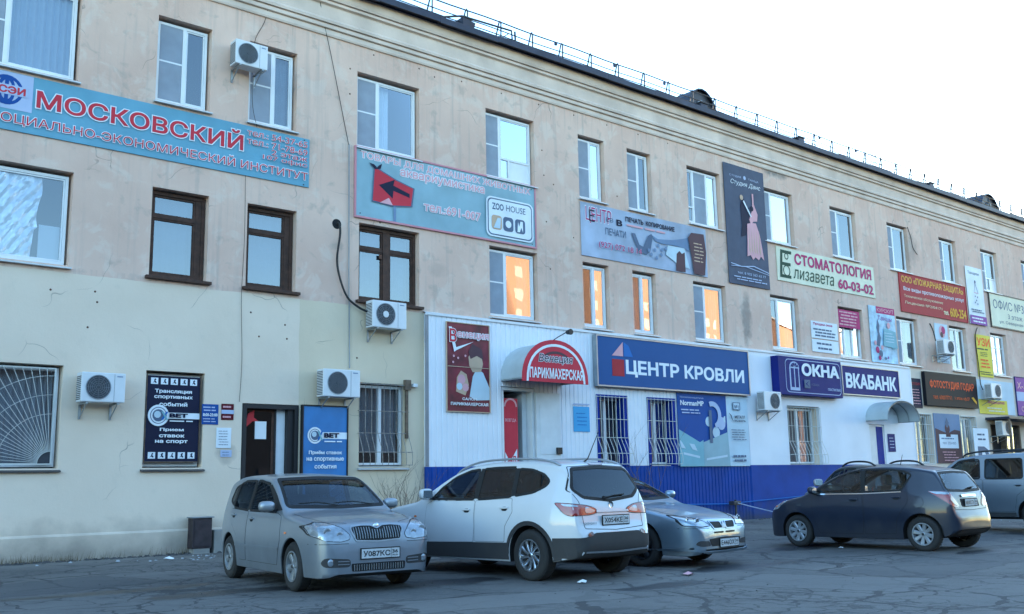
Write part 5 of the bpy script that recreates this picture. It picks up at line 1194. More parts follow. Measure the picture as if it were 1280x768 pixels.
        if b: g=s.patch('B',b,'rear_window',gd or gm,.001,skirt=0,g=.08); s.band('B',b,'window_seal','black_rubber',.022,.02,.004,g)
    def wheel(s,d,side,style,rimm,tyre='tyre'):
        r,w=s.sp['r'],s.sp.get('tw',.195); yo=side*(s.W(d)-.022); X=s.x(d); sg=-side; rr=r*s.sp.get('rimk',.66)
        y=lambda h: yo+sg*h
        prof=[(rr-.01,.02),(rr,.006),(rr+.012,.0),(r-.05,-.004),(r-.022,.004),(r-.006,.022),(r,.05),(r,w-.05),(r-.02,w-.005),(rr,w)]
        t=MB().lathe([(a,y(h)) for a,h in prof],(X,0,r),n=40)
        for k in range(40):                                        # tread blocks
            a=2*math.pi*k/40; c_,s_=math.cos(a),math.sin(a); p=[]
            for yy in (y(.03),y(w-.03)):
                for rad in (r-.004,r+.003):
                    for da in (-.05,.05): p.append((X+rad*math.cos(a+da),yy,r+rad*math.sin(a+da)))
            t.add(p,[(2,3,7,6),(0,2,6,4),(1,5,7,3),(0,1,3,2),(4,6,7,5)])
        wh=t.build('wheel',tyre,s.o,smooth=40)
        MB().lathe([(rr-.004,y(.012)),(rr-.02,y(.02)),(rr-.03,y(.06)),(rr-.035,y(w-.02))],(X,0,r),n=36).lathe([(rr+.004,y(.004)),(rr+.004,y(-.004)),(rr-.014,y(-.004)),(rr-.02,y(.02))],(X,0,r),n=36).build('rim',rimm,wh,smooth=40)
        MB().lathe([(0,y(.075)),(rr-.03,y(.075))],(X,0,r),n=24).build('brake_shade','black_rubber',wh)
        sp=MB(); n_,ww,tw,tilt=style
        for k in range(n_):
            a=2*math.pi*k/n_+.2
            for (q0,q1) in ((.16*rr,rr*.985),):
                def P(rad,off,hh): aa=a+tilt*(rad/rr); return (X+rad*math.cos(aa)-off*math.sin(aa),y(hh),r+rad*math.sin(aa)+off*math.cos(aa))
                seg=[q0+(q1-q0)*i/4 for i in range(5)]; v=[]
                for i,rad in enumerate(seg):
                    w2=ww+(tw-ww)*i/4; hh=.012+.022*math.cos(i/4*math.pi/2)*.6
                    v+=[P(rad,-w2,hh+.006),P(rad,-w2*.6,hh-.006),P(rad,w2*.6,hh-.006),P(rad,w2,hh+.006),P(rad,w2,hh+.03),P(rad,-w2,hh+.03)]
                F=[]
                for i in range(4):
                    for j in range(6): F.append((i*6+j,i*6+(j+1)%6,(i+1)*6+(j+1)%6,(i+1)*6+j))
                sp.add(v,F)
        sp.lathe([(0,y(.006)),(rr*.13,y(.008)),(rr*.20,y(.02)),(rr*.22,y(.06))],(X,0,r),n=18)
        sp.build('spokes',rimm,wh,smooth=35)
        MB().lathe([(0,y(.0)),(rr*.10,y(.001)),(rr*.115,y(.008))],(X,0,r),n=14).build('hub_cap','black_metal',wh)
    def wheels(s,style,rimm,tyre='tyre'):
        for ax in s.sp['axles']:
            for sd in (1,-1): s.wheel(ax,sd,style,rimm,tyre)
    def seats(s,d,rear=True):
        w=s.W(2)
        for y in (.36,-.36):
            q=MB().bbox(s.x(d+.5),s.x(d),y-.24,y+.24,.42,.62,.05); X=s.x(d+.52)
            q.add([(X-.0,y-.22,.58),(X+.12,y-.22,.58),(X-.10,y-.19,1.14),(X-.18,y-.19,1.14),(X-.0,y+.22,.58),(X+.12,y+.22,.58),(X-.10,y+.19,1.14),(X-.18,y+.19,1.14)],[(0,1,2,3),(4,7,6,5),(0,4,5,1),(1,5,6,2),(2,6,7,3),(3,7,4,0)])
            q.bbox(X-.24,X-.14,y-.12,y+.12,1.16,1.34,.04); q.build('seat','seat_fabric',s.body)
        if rear:
            X=s.x(min(d+1.45,s.L-.75)); MB().bbox(X,X+.42,-w+.2,w-.2,.42,.58,.05).bbox(X-.12,X+.05,-w+.22,w-.22,.55,1.02,.05).bbox(X-.14,X-.04,.2,.45,1.03,1.18,.03).bbox(X-.14,X-.04,-.45,-.2,1.03,1.18,.03).build('rear_seat','seat_fabric',s.body)
        wd=s.sp.get('wsd',1.0)
        MB().bbox(s.x(d-.18),s.x(wd+.12),-w+.14,w-.14,.62,s.sp['belt']-.02,.05).build('dashboard','cabin_dark',s.body)
        c=(s.x(d-.08),.36,s.sp['belt']-.03); MB().tube([(c[0]-.05*math.sin(a*math.pi/10)*0+.06*math.sin(a*math.pi/10),c[1]+.18*math.cos(a*math.pi/10),c[2]+.17*math.sin(a*math.pi/10)) for a in range(21)],.014,6).build('steering_wheel','black_rubber',s.body)
    def doors(s,polys,handles,hm=None):
        for p,hd in zip(polys,handles):
            p=chaikin(p,1)
            for D in 'LR':
                dd=s.patch(D,p,'door',s.paint,.003,skirt=.006,g=.07); s.band(D,p,'shut_line','black_rubber',.005,.0,.0015,dd)
                if hd:
                    q=s.pt(D,hd,.02); sg=1 if D=='L' else -1
                    s.patch(D,chaikin([(hd[0]-.06,hd[1]-.03),(hd[0]+.06,hd[1]-.03),(hd[0]+.06,hd[1]+.03),(hd[0]-.06,hd[1]+.03)],2),'handle_recess','cabin_dark',.004,dd,skirt=0)
                    MB().bbox(q.x-.085,q.x+.085,min(q.y,q.y-sg*.02),max(q.y,q.y-sg*.02)+.004,q.z-.002,q.z+.024,.008).build('door_handle',hm or s.paint,dd)
    def mirror(s,d,z,m,sz=(.10,.20,.15)):
        for sg in (1,-1):
            y=sg*(s.ys(d,z)); X=s.x(d); bm=bmesh.new(); bmesh.ops.create_uvsphere(bm,u_segments=16,v_segments=10,radius=1)
            v=[]
            for q in bm.verts:
                x_,y_,z_=q.co; ex=lambda t:math.copysign(abs(t)**.7,t)
                v.append((X+(ex(x_) if x_>0 else ex(x_)*.35)*sz[0],y+sg*.14+ex(y_)*sz[1]/2,z+.05+ex(z_)*sz[2]/2))
            f=[[q.index for q in a.verts] for a in bm.faces]; bm.free()
            o=MB().add(v,f).build('wing_mirror',m,s.body,smooth=60)
            MB().bbox(X-.035,X+.035,min(y-sg*.03,y+sg*.1),max(y-sg*.03,y+sg*.1),z-.035,z+.015,.012).build('mirror_arm','black_metal',o)
            MB().bbox(X-sz[0]*.36,X-sz[0]*.32,y+sg*.14-sz[1]*.38,y+sg*.14+sz[1]*.38,z+.05-sz[2]*.34,z+.05+sz[2]*.34,.0015).build('mirror_glass','mirror',o)
    def flat(s,dir,cy,cz,w,h,off=.012):
        """a flat upright frame of reference on the nose or tail: returns f(u,v,k) -> point"""
        p=s.pt(dir,(cy,cz),0); sg=1 if dir=='F' else -1
        x=p.x
        for a in (-.4,0,.4):
            for b in (-.5,.5): x=(max if sg>0 else min)(x,s.pt(dir,(cy+a*w,cz+b*h),0).x)
        return lambda u,v,k=0:(x+sg*(off+k),cy+sg*u,cz+v)
    def plate(s,dir,cy,cz,txt_,reg,w=.52,h=.112):
        F=s.flat(dir,cy,cz,w,h); a,b=w/2,h/2
        def slab(u0,u1,v0,v1,k0,k1): return [F(u0,v0,k0),F(u1,v0,k0),F(u1,v1,k0),F(u0,v1,k0),F(u0,v0,k1),F(u1,v0,k1),F(u1,v1,k1),F(u0,v1,k1)],[(0,1,2,3),(4,5,6,7),(0,1,5,4),(1,2,6,5),(2,3,7,6),(3,0,4,7)]
        o=MB().add(*slab(-a-.012,a+.012,-b-.012,b+.012,-.01,.004)).build('number_plate','black_rubber',s.o)
        MB().add(*slab(-a,a,-b,b,.0045,.007)).build('plate_face','plate_white',o)
        for st,u0,u1,v0,v1,bo in ((txt_,-a+.02,a*.50,-b*.62,b*.62,.02),(reg,a*.60,a*.92,-b*.1,b*.66,.02),('RUS',a*.62,a*.90,-b*.68,-b*.38,.02)):
            v2,f2=text_mesh(st,bo,u0,u1,v0,v1); MB().add([F(x,z,.009) for x,z in v2],f2).build('plate_lettering','black_metal',o)
        q=MB().add(*slab(a*.555,a*.565,-b,b,.0075,.009)); q.build('plate_divider','black_metal',o)
def car_frame(xy_mid,heading):
    """ground midpoint of the body and unit heading -> location, rotation"""
    return (xy_mid[0],xy_mid[1],0),math.atan2(heading[1],heading[0])
mat('tyre','#141517',.85,var=.3,scale=8,dirt=('#3c3b3a',-.4,.8)); mat('cabin_dark','#1c1e22',.85,var=.2); mat('seat_fabric','#2e3138',.9,var=.2); mat('mirror','#cfd6da',.05,1.0,var=.0)
mat('plate_white','#c2c6c8',.6,var=.15,scale=9); mat('rim_silver','#9aa0a6',.4,.6,var=.1); mat('rim_dark','#2a2d33',.35,.5,var=.1); mat('rim_bright','#c4c9ce',.25,.9,var=.05); mat('chrome','#c8ccd0',.12,1,var=.02)
mat('lamp_red','#8e0a12',.22,coat=1,var=.15,scale=14); mat('lamp_clear','#8d98a2',.15,.35,coat=1,var=.25,scale=16); mat('lamp_amber','#d86a18',.2,coat=1); mat('plastic_grey','#23252a',.7,var=.15,dirt=('#4a4846',.0,.8))
glass('car_glass',(.26,.32,.34),.06); glass('car_glass_dark',(.06,.07,.08),.06); glass('screen_glass',(.42,.50,.52),.045); glass('clear_glass',(.82,.87,.88),.05); glass('lens',(.75,.8,.83),.12)
mat('paint_fabia','#8a949e',.34,.6,coat=.6,var=.05,dirt=('#63666a',-.1,.55)); mat('paint_white','#c6cace',.3,.0,coat=.8,var=.02,dirt=('#8c8a86',-.12,.42)); mat('paint_lancer','#8298aa',.3,.7,coat=.8,var=.04,dirt=('#7a7a78',-.1,.5))
mat('paint_graphite','#172235',.30,.2,coat=.5,spec=.4,var=.06,dirt=('#3c3c3e',-.05,.6)); mat('paint_silver','#8492a0',.3,.7,coat=.7,var=.04,dirt=('#767472',-.05,.7)); mat('paint_green','#222a2c',.3,.4,coat=.8,var=.05,dirt=('#45443f',0,.8))
PARK='cars parked in front of the building'

# ---------------- small dirty silver hatchback, nose to the camera
def hatchback():
    sp=dict(k=.965,L=3.99,axles=(.855,3.32),r=.305,arch=.352,belt=.95,zw=.60,tumble=.27,rimk=.62,tw=.18,wsd=1.08,
     top=[(0,.52),(.012,.62),(.035,.71),(.07,.775),(.13,.825),(.25,.865),(.5,.91),(.85,.96),(1.1,.99),(1.25,1.055),(1.55,1.24),(1.8,1.38),(2.0,1.45),(2.35,1.478),(2.8,1.495),(3.2,1.478),(3.5,1.435),(3.66,1.385),(3.73,1.29),(3.82,1.08),(3.87,.96),(3.92,.86),(3.955,.74),(3.98,.62),(3.99,.55)],
     bot=[(0,.24),(.04,.205),(.2,.19),(.6,.19),(3.5,.20),(3.85,.26),(3.99,.40)],
     W=[(0,.56),(.02,.645),(.06,.705),(.13,.755),(.3,.795),(.55,.812),(.9,.822),(2.0,.824),(3.2,.818),(3.6,.79),(3.82,.745),(3.93,.69),(3.99,.60)])
    rear,front=Vector((6.35,13.82)),Vector((6.09,11.38)); h=(front-rear).normalized(); right=Vector((h.y,-h.x)); mid=(rear+front)/2-right*.79+h*.085+Vector((-.10,.0))
    loc,rz=car_frame(mid,h)
    c=Car(sp,'parked_car','small dirty silver hatchback parked nose-out in front of the betting doorway','car',loc,rz,PARK,'paint_fabia')
    c.windows([[(1.50,.99),(1.72,1.17),(1.98,1.33),(2.3,1.385),(2.46,1.39),(2.50,.985)],[(2.58,.985),(2.56,1.39),(2.95,1.385),(3.16,1.35),(3.22,1.02)],[(3.29,1.06),(3.24,1.33),(3.38,1.29),(3.47,1.12)]],
      [(-.70,1.04),(-.60,1.40),(0,1.42),(.60,1.40),(.70,1.04),(0,1.02)],[(-.62,1.05),(-.55,1.33),(.55,1.33),(.62,1.05)],'screen_glass','car_glass')
    c.seats(1.95); B_=c.body
    for a in ((2.525,.97,1.40),): 
        for D in 'LR':
            c.patch(D,[(2.49,.99),(2.50,1.40),(2.57,1.40),(2.59,.99)],'door_pillar','black_rubber',.006); c.patch(D,[(3.21,1.02),(3.15,1.36),(3.25,1.34),(3.30,1.05)],'door_pillar','black_rubber',.006); c.patch(D,[(1.28,1.0),(1.62,1.20),(1.90,1.335),(1.97,1.32),(1.72,1.165),(1.50,.985)],'front_pillar','black_rubber',.006)
    c.doors([[(1.36,.30),(1.24,.62),(1.26,.92),(1.40,.955),(2.53,.965),(2.54,.62),(2.50,.30)],[(2.56,.30),(2.56,.62),(2.55,.965),(3.30,1.0),(3.22,.80),(2.96,.64),(2.84,.42),(2.83,.30)]],[(2.36,.86),(3.14,.90)])
    for D in 'LR': c.band(D,[(1.30,.50),(3.0,.50)],'rub_strip',c.paint,.018,.018,.010,close=False); c.patch(D,chaikin([(1.02,.70),(1.09,.70),(1.09,.73),(1.02,.73)],2),'side_repeater','lamp_amber',.006)
    # face
    for sg in (1,-1):
        f=lambda p:[(sg*a,b) for a,b in p]
        hp=chaikin(f([(.39,.645),(.375,.70),(.46,.79),(.58,.845),(.70,.86),(.80,.82),(.795,.70),(.70,.64),(.50,.625)]),1)
        hl=c.patch('F',hp,'headlight','lamp_clear',.004,g=.04); c.band('F',hp,'lamp_rim','black_rubber',.004,.003,.004,hl)
        for y,z,r_ in ((.51,.71,.040),(.655,.75,.050)):
            p=c.pt('F',(sg*y,z),.002); MB().lathe([(0,p.x-.0),(r_*.5,p.x+.004),(r_*.92,p.x+.006),(r_,p.x+.002)],(0,p.y,p.z),'X',18).build('reflector','rim_silver',hl,smooth=60)
        ip=chaikin(f([(.38,.32),(.38,.415),(.70,.44),(.735,.38),(.70,.325)]),2); fo=c.patch('F',ip,'fog_lamp_recess','plastic_grey',.003,g=.04)
        p=c.pt('F',(sg*.63,.382),.006); MB().lathe([(0,p.x+.002),(.035,p.x+.004),(.045,p.x-.004)],(0,p.y,p.z),'X',16).build('fog_lamp','lamp_clear',fo,smooth=60)
        for z in (.355,.39): c.band('F',f([(.40,z),(.55,z+.004)]),'intake_bar',c.paint,.006,.006,.012,fo,close=False)
    gp=chaikin([(-.30,.635),(-.35,.755),(-.34,.79),(-.20,.805),(-.08,.80),(0,.765),(.08,.80),(.20,.805),(.34,.79),(.35,.755),(.30,.635),(0,.62)],1,r=.015)
    g=c.patch('F',gp,'grille','black_rubber',.004,g=.04); c.band('F',gp,'grille_surround','rim_silver',.014,.003,.010,g)
    q=MB()
    for k in range(19):
        y=-.315+.035*k; q.tube([c.pt('F',(y,.65),.008),c.pt('F',(y,.70),.010),c.pt('F',(y,.785 if abs(y)>.09 else .755),.008)],.0055,4)
    q.build('grille_bars','grille_silver',g)
    p=c.pt('F',(0,.80),.004); MB().lathe([(0,p.x+.014),(.036,p.x+.012),(.046,p.x+.004),(.046,p.x-.02)],(0,0,p.z-.012),'X',20).build('badge','chrome',c.body,smooth=50)
    lp=chaikin([(-.36,.265),(-.37,.36),(.37,.36),(.36,.265)],1); g=c.patch('F',lp,'lower_intake','black_rubber',.004,g=.05); q=MB()
    for k in range(21): y=-.33+.033*k; q.tube([c.pt('F',(y,.275),.008),c.pt('F',(y,.345),.008)],.005,4)
    q.build('grille_bars','grille_silver',g)
    c.band('F',[(-.80,.60),(-.4,.60)],'bumper_seam','black_rubber',.003,.003,.002,close=False); c.band('F',[(.4,.60),(.80,.60)],'bumper_seam','black_rubber',.003,.003,.002,close=False)
    c.plate('F',.02,.47,'У087КС','36'); c.plate('B',0,.80,'У087КС','36')
    # bonnet shut line and wipers
    c.band('T',[(.18,.36),(.35,.60),(.75,.70),(1.06,.70)],'bonnet_seam','black_rubber',.003,.003,.002,close=False); c.band('T',[(.18,-.36),(.35,-.60),(.75,-.70),(1.06,-.70)],'bonnet_seam','black_rubber',.003,.003,.002,close=False)
    for a,b in (((.50,1.03),(-.06,1.055)),((-.04,1.03),(-.55,1.06))):
        MB().tube([c.pt('F',a,.02),c.pt('F',((a[0]+b[0])/2,1.065),.03),c.pt('F',b,.02)],.008,5).build('wiper','black_rubber',c.body)
    for sg in (1,-1): c.patch('B',chaikin([(sg*.54,.82),(sg*.55,1.02),(sg*.68,1.02),(sg*.69,.82)],2),'tail_lamp','lamp_red',.005)
    c.mirror(1.50,1.0,'rim_silver',(.09,.22,.14)); c.wheels((6,.035,.05,0),'rim_dusty'); return c
mat('grille_silver','#8a9298',.4,.5); mat('rim_dusty','#8b9094',.45,.5,var=.15); mat('lamp_amber_dim','#c08a6a',.2,coat=1)
hatchback()

# ---------------- white seven-seat crossover, tail to the camera
def crossover():
    sp=dict(k=.95,L=4.54,axles=(.93,3.695),r=.343,arch=.405,belt=1.06,zw=.72,tumble=.40,rimk=.62,tw=.22,shoulder=.05,wsd=1.12,
     top=[(0,.58),(.015,.72),(.06,.84),(.16,.92),(.4,.99),(.8,1.05),(1.1,1.10),(1.25,1.165),(1.55,1.33),(1.85,1.475),(2.1,1.56),(2.5,1.62),(2.9,1.64),(3.4,1.635),(3.9,1.60),(4.14,1.565),(4.22,1.50),(4.31,1.32),(4.385,1.14),(4.42,1.04),(4.45,.90),(4.475,.78),(4.51,.70),(4.535,.63),(4.54,.58)],
     bot=[(0,.40),(.05,.28),(.3,.23),(.8,.23),(3.9,.25),(4.3,.30),(4.5,.36),(4.54,.44)],
     W=[(0,.60),(.03,.68),(.10,.76),(.25,.83),(.5,.872),(.9,.888),(3.5,.890),(3.85,.875),(4.1,.84),(4.3,.785),(4.42,.735),(4.49,.69),(4.525,.64),(4.54,.56)])
    rear=Vector((8.68,10.06)); h=Vector((-.035,1)).normalized(); right=Vector((h.y,-h.x)); ra=rear+right*.83; mid=ra+h*(3.695-2.27)*.95
    loc,rz=car_frame(mid,h)
    c=Car(sp,'parked_car','white crossover with black sill cladding parked facing the salon canopy','car',loc,rz,PARK,'paint_white')
    c.windows([[(1.50,1.10),(1.66,1.25),(1.95,1.415),(2.25,1.50),(2.46,1.52),(2.50,1.095)],[(2.58,1.095),(2.56,1.525),(3.00,1.53),(3.26,1.515),(3.30,1.13)],[(3.37,1.14),(3.33,1.51),(3.60,1.49),(3.85,1.42),(3.97,1.33),(3.93,1.27),(3.72,1.185)]],
      [(-.70,1.16),(-.60,1.50),(0,1.52),(.60,1.50),(.70,1.16),(0,1.14)],[(-.66,1.22),(-.54,1.49),(0,1.515),(.54,1.49),(.66,1.22),(.50,1.11),(0,1.06),(-.50,1.11)],'car_glass','car_glass_dark')
    c.seats(2.0)
    for D in 'LR':
        c.patch(D,[(2.49,1.10),(2.49,1.53),(2.57,1.53),(2.59,1.10)],'door_pillar','black_rubber',.006); c.patch(D,[(3.29,1.13),(3.27,1.52),(3.33,1.52),(3.37,1.14)],'door_pillar','black_rubber',.006)
        a0,a1=sp['axles']; Ra=sp['arch']; A=lambda ax,r_,s0,s1:[(ax-r_*math.cos(R(t)),.343+r_*math.sin(R(t))) for t in range(s0,s1+1,9)]
        c.patch(D,[(a0+Ra+.01,.25),(a0+Ra+.02,.46),(a1-Ra-.02,.50),(a1-Ra-.01,.27)],'sill_cladding','plastic_grey',.010,g=.07)
        for ax in (a0,a1):
            p=A(ax,Ra+.004,-8,188); p2=A(ax,Ra+.055,-8,188); c.patch(D,p+p2[::-1],'arch_cladding','plastic_grey',.010,g=.2)
        c.patch(D,[(a1+Ra+.01,.262),(a1+Ra+.02,.58),(4.44,.585),(4.46,.335)],'bumper_cladding','plastic_grey',.009,g=.07)
        c.patch(D,chaikin([(1.10,.82),(1.16,.82),(1.16,.85),(1.10,.85)],2),'side_repeater','lamp_amber',.006)
    c.doors([[(1.46,.46),(1.38,.70),(1.40,1.02),(1.52,1.065),(2.53,1.07),(2.55,.70),(2.52,.49)],[(2.56,.50),(2.57,.72),(2.55,1.07),(3.33,1.10),(3.37,.92),(3.22,.72),(3.20,.51)]],[(2.37,.93),(3.20,.96)])
    # tail
    tp=chaikin([(-.76,.32),(-.80,.58),(-.60,.59),(-.42,.64),(.42,.64),(.60,.59),(.80,.58),(.76,.32),(0,.315)],1); bp=c.patch('B',tp,'rear_bumper_cladding','plastic_grey',.012,g=.08)
    c.band('B',[(-.62,.40),(0,.385),(.62,.40)],'bumper_lip','rim_silver',.010,.010,.02,bp,close=False)
    for sg in (1,-1):
        f=lambda p:[(sg*a,b) for a,b in p]
        c.patch('B',chaikin(f([(.46,.62),(.50,.665),(.58,.62),(.55,.585)]),2),'fog_reflector','lamp_maroon',.016,bp)
        K='BL' if sg>0 else 'BR'; t=c.patch(K,chaikin([(.33,1.045),(.10,1.03),(-.12,1.00),(-.235,.95),(-.245,.90),(-.16,.878),(.12,.868),(.20,.90)],1,r=.04),'tail_lamp','lamp_red',.007,g=.04); c.band(K,chaikin([(.33,1.045),(.10,1.03),(-.12,1.00),(-.235,.95),(-.245,.90),(-.16,.878),(.12,.868),(.20,.90)],1,r=.04),'lamp_rim','plastic_grey',.005,.003,.007,t)
        c.patch(K,chaikin([(-.08,.985),(-.14,.972),(-.21,.935),(-.21,.915),(-.15,.90),(-.08,.897)],1,r=.03),'reverse_lens','lamp_clear',.012,t,g=.04)
        c.patch(K,chaikin([(.24,1.03),(.10,1.02),(.01,1.0),(.02,.985),(.20,1.0)],1,r=.02),'indicator_lens','lamp_clear',.012,t,g=.04)
    hp=chaikin([(-.60,1.05),(-.70,1.20),(-.58,1.52),(0,1.545),(.58,1.52),(.70,1.20),(.60,1.05),(.58,.70),(0,.67),(-.58,.70)],1); c.band('B',hp,'tailgate_seam','black_rubber',.004,.004,.002)
    c.band('B',[(-.32,.915),(.32,.915)],'number_plate_trim','paint_white',.012,.012,.02,close=False)
    p=c.pt('B',(0,1.0),.004); MB().lathe([(.034,p.x-.006),(.044,p.x-.008),(.044,p.x+.02)],(0,0,1.0),'X',20).build('badge','chrome',c.body)
    F=c.flat('B',-.0,.75,.5,.03,.003); v2,f2=text_mesh('QASHQAI+2',.03,-.60,-.36,.0,.032); MB().add([F(x,z,0) for x,z in v2],f2).build('model_lettering','grille_silver',c.body)
    MB().tube([c.pt('B',(.10,1.095),.02),c.pt('B',(-.10,1.115),.035),c.pt('B',(-.30,1.13),.02)],.011,5).lathe([(0,c.pt('B',(.1,1.09),.03).x),(.03,c.pt('B',(.1,1.09),.02).x),(.035,c.pt('B',(.1,1.09),0).x)],(0,.1,1.09),'X',12).build('rear_wiper','black_rubber',c.body)
    c.patch('B',chaikin([(-.14,1.545),(-.14,1.565),(.14,1.565),(.14,1.545)],1),'high_brake_light','lamp_maroon',.006,g=.05)
    c.plate('B',-.02,.80,'Х054КЕ','36')
    for sg in (1,-1):
        pts=[c.pt('T',(d,sg*(.60 if d>1.9 else .62)),o_) for d,o_ in ((1.86,.0),(2.0,.03),(2.4,.045),(3.0,.048),(3.6,.045),(3.95,.03),(4.08,0))]; MB().tube(smooth(pts,4),.017,7).build('roof_rail','rim_silver',c.body,smooth=60)
    p=c.pt('T',(3.95,0),0); MB().tube([p,p+Vector((-.07,0,.04)),p+Vector((-.30,0,.42))],[.014,.008,.004],6).build('antenna','black_rubber',c.body)
    for sg in (1,-1): c.patch('F',chaikin([(sg*.50,.74),(sg*.52,.85),(sg*.80,.90),(sg*.80,.78)],2),'headlight','lamp_clear',.005)
    c.mirror(1.52,1.12,'paint_white',(.11,.22,.17)); c.wheels((10,.018,.026,.35),'rim_bright'); return c
mat('lamp_maroon','#4a0a10',.3,coat=1)
crossover()

# ---------------- pale blue-silver sedan, nose to the camera
def sedan():
    sp=dict(L=4.48,axles=(.93,3.53),r=.305,arch=.36,belt=.93,zw=.58,tumble=.38,rimk=.66,tw=.19,wsd=1.16,rch=.07,
     top=[(0,.46),(.012,.55),(.04,.62),(.10,.675),(.22,.72),(.5,.785),(.9,.86),(1.2,.915),(1.32,.97),(1.6,1.12),(1.9,1.27),(2.15,1.365),(2.5,1.42),(2.9,1.425),(3.2,1.37),(3.6,1.18),(3.85,1.05),(4.0,1.02),(4.3,1.0),(4.42,.94),(4.46,.75),(4.48,.5)],
     bot=[(0,.26),(.04,.20),(.2,.17),(.6,.18),(3.9,.20),(4.3,.26),(4.48,.40)],
     W=[(0,.56),(.02,.63),(.06,.69),(.13,.745),(.3,.80),(.6,.835),(1,.846),(3.4,.846),(3.9,.82),(4.3,.75),(4.45,.68),(4.48,.6)])
    wc=Vector((11.16,10.38)); h=Vector((.14,-.99)).normalized(); left=Vector((-h.y,h.x)); fa=wc+left*.80; mid=fa-h*(2.24-.93)
    loc,rz=car_frame(mid,h)
    c=Car(sp,'parked_car','pale blue-silver sedan parked nose-out behind the white crossover','car',loc,rz,PARK,'paint_lancer')
    c.windows([[(1.55,.96),(1.85,1.14),(2.15,1.28),(2.45,1.33),(2.55,.95)],[(2.62,.95),(2.58,1.335),(3.0,1.32),(3.3,1.22),(3.45,1.0)]],[(-.68,.985),(-.57,1.32),(0,1.345),(.57,1.32),(.68,.985),(0,.965)],[(-.6,1.06),(-.52,1.30),(.52,1.30),(.6,1.06)],'screen_glass','car_glass')
    c.seats(2.05,False)
    c.doors([[(1.40,.28),(1.30,.6),(1.34,.89),(1.46,.93),(2.58,.935),(2.58,.6),(2.54,.28)],[(2.60,.28),(2.61,.6),(2.60,.935),(3.42,.95),(3.36,.78),(3.16,.60),(3.12,.3)]],[(2.4,.83),(3.2,.85)])
    for sg in (1,-1):
        f=lambda p:[(sg*a,b) for a,b in p]
        hp=f([(.36,.585),(.44,.655),(.60,.715),(.775,.745),(.80,.67),(.78,.595),(.58,.575)]); hp=chaikin(hp,1); hl=c.patch('F',hp,'headlight','lamp_clear',.005,g=.04); c.band('F',hp,'lamp_rim','black_rubber',.006,.004,.006,hl)
        p=c.pt('F',(sg*.60,.645),.002); MB().lathe([(0,p.x),(.05,p.x+.008),(.055,p.x+.002)],(0,p.y,p.z),'X',16).build('reflector','chrome',hl,smooth=60)
        p=c.pt('F',(sg*.72,.67),.002); MB().lathe([(0,p.x),(.04,p.x+.008),(.045,p.x+.002)],(0,p.y,p.z),'X',16).build('reflector','chrome',hl,smooth=60)
        g=c.patch('F',chaikin(f([(.075,.635),(.05,.545),(.285,.545),(.345,.64)]),1),'grille','black_rubber',.005,g=.04); c.band('F',chaikin(f([(.075,.635),(.05,.545),(.285,.545),(.345,.64)]),1),'grille_surround',c.paint,.014,.002,.010,g)
        c.patch('F',chaikin(f([(.40,.305),(.44,.375),(.66,.385),(.70,.33),(.62,.30)]),2),'fog_lamp_recess','plastic_grey',.004,g=.04)
        c.patch('F',chaikin(f([(.03,.475),(.03,.50),(.30,.50),(.28,.475)]),1),'intake_slot','black_rubber',.005,g=.05)
    g=c.patch('F',chaikin([(-.38,.30),(-.44,.40),(0,.42),(.44,.40),(.38,.30),(0,.285)],1),'lower_intake','black_rubber',.005,g=.05)
    b=c.patch('F',[(0,.635),(-.075,.545),(.075,.545)],'badge','rim_silver',.014,g=.05)
    c.band('F',[(-.84,.27),(-.5,.235),(0,.225),(.5,.235),(.84,.27)],'chin_spoiler',c.paint,.012,.02,.030,close=False)
    c.band('F',[(-.80,.56),(-.4,.555)],'bumper_seam','black_rubber',.003,.003,.002,close=False); c.band('F',[(.4,.555),(.80,.56)],'bumper_seam','black_rubber',.003,.003,.002,close=False)
    c.plate('F',.10,.335,'Е446ОХ','36'); c.plate('B',0,.72,'Е446ОХ','36')
    c.band('T',[(.14,.38),(.3,.62),(.8,.72),(1.15,.72)],'bonnet_seam','black_rubber',.003,.003,.002,close=False); c.band('T',[(.14,-.38),(.3,-.62),(.8,-.72),(1.15,-.72)],'bonnet_seam','black_rubber',.003,.003,.002,close=False)
    for a,b2 in (((.55,.975),(-.02,1.0)),((.0,.975),(-.55,1.0))): MB().tube([c.pt('F',a,.02),c.pt('F',((a[0]+b2[0])/2,1.005),.028),c.pt('F',b2,.02)],.008,5).build('wiper','black_rubber',c.body)
    for sg in (1,-1): c.patch('B',chaikin([(sg*.45,.78),(sg*.45,.92),(sg*.78,.92),(sg*.8,.78)],2),'tail_lamp','lamp_red',.005)
    c.mirror(1.55,.97,'paint_lancer',(.09,.2,.13)); c.wheels((5,.03,.05,0),'rim_dark'); return c
sedan()

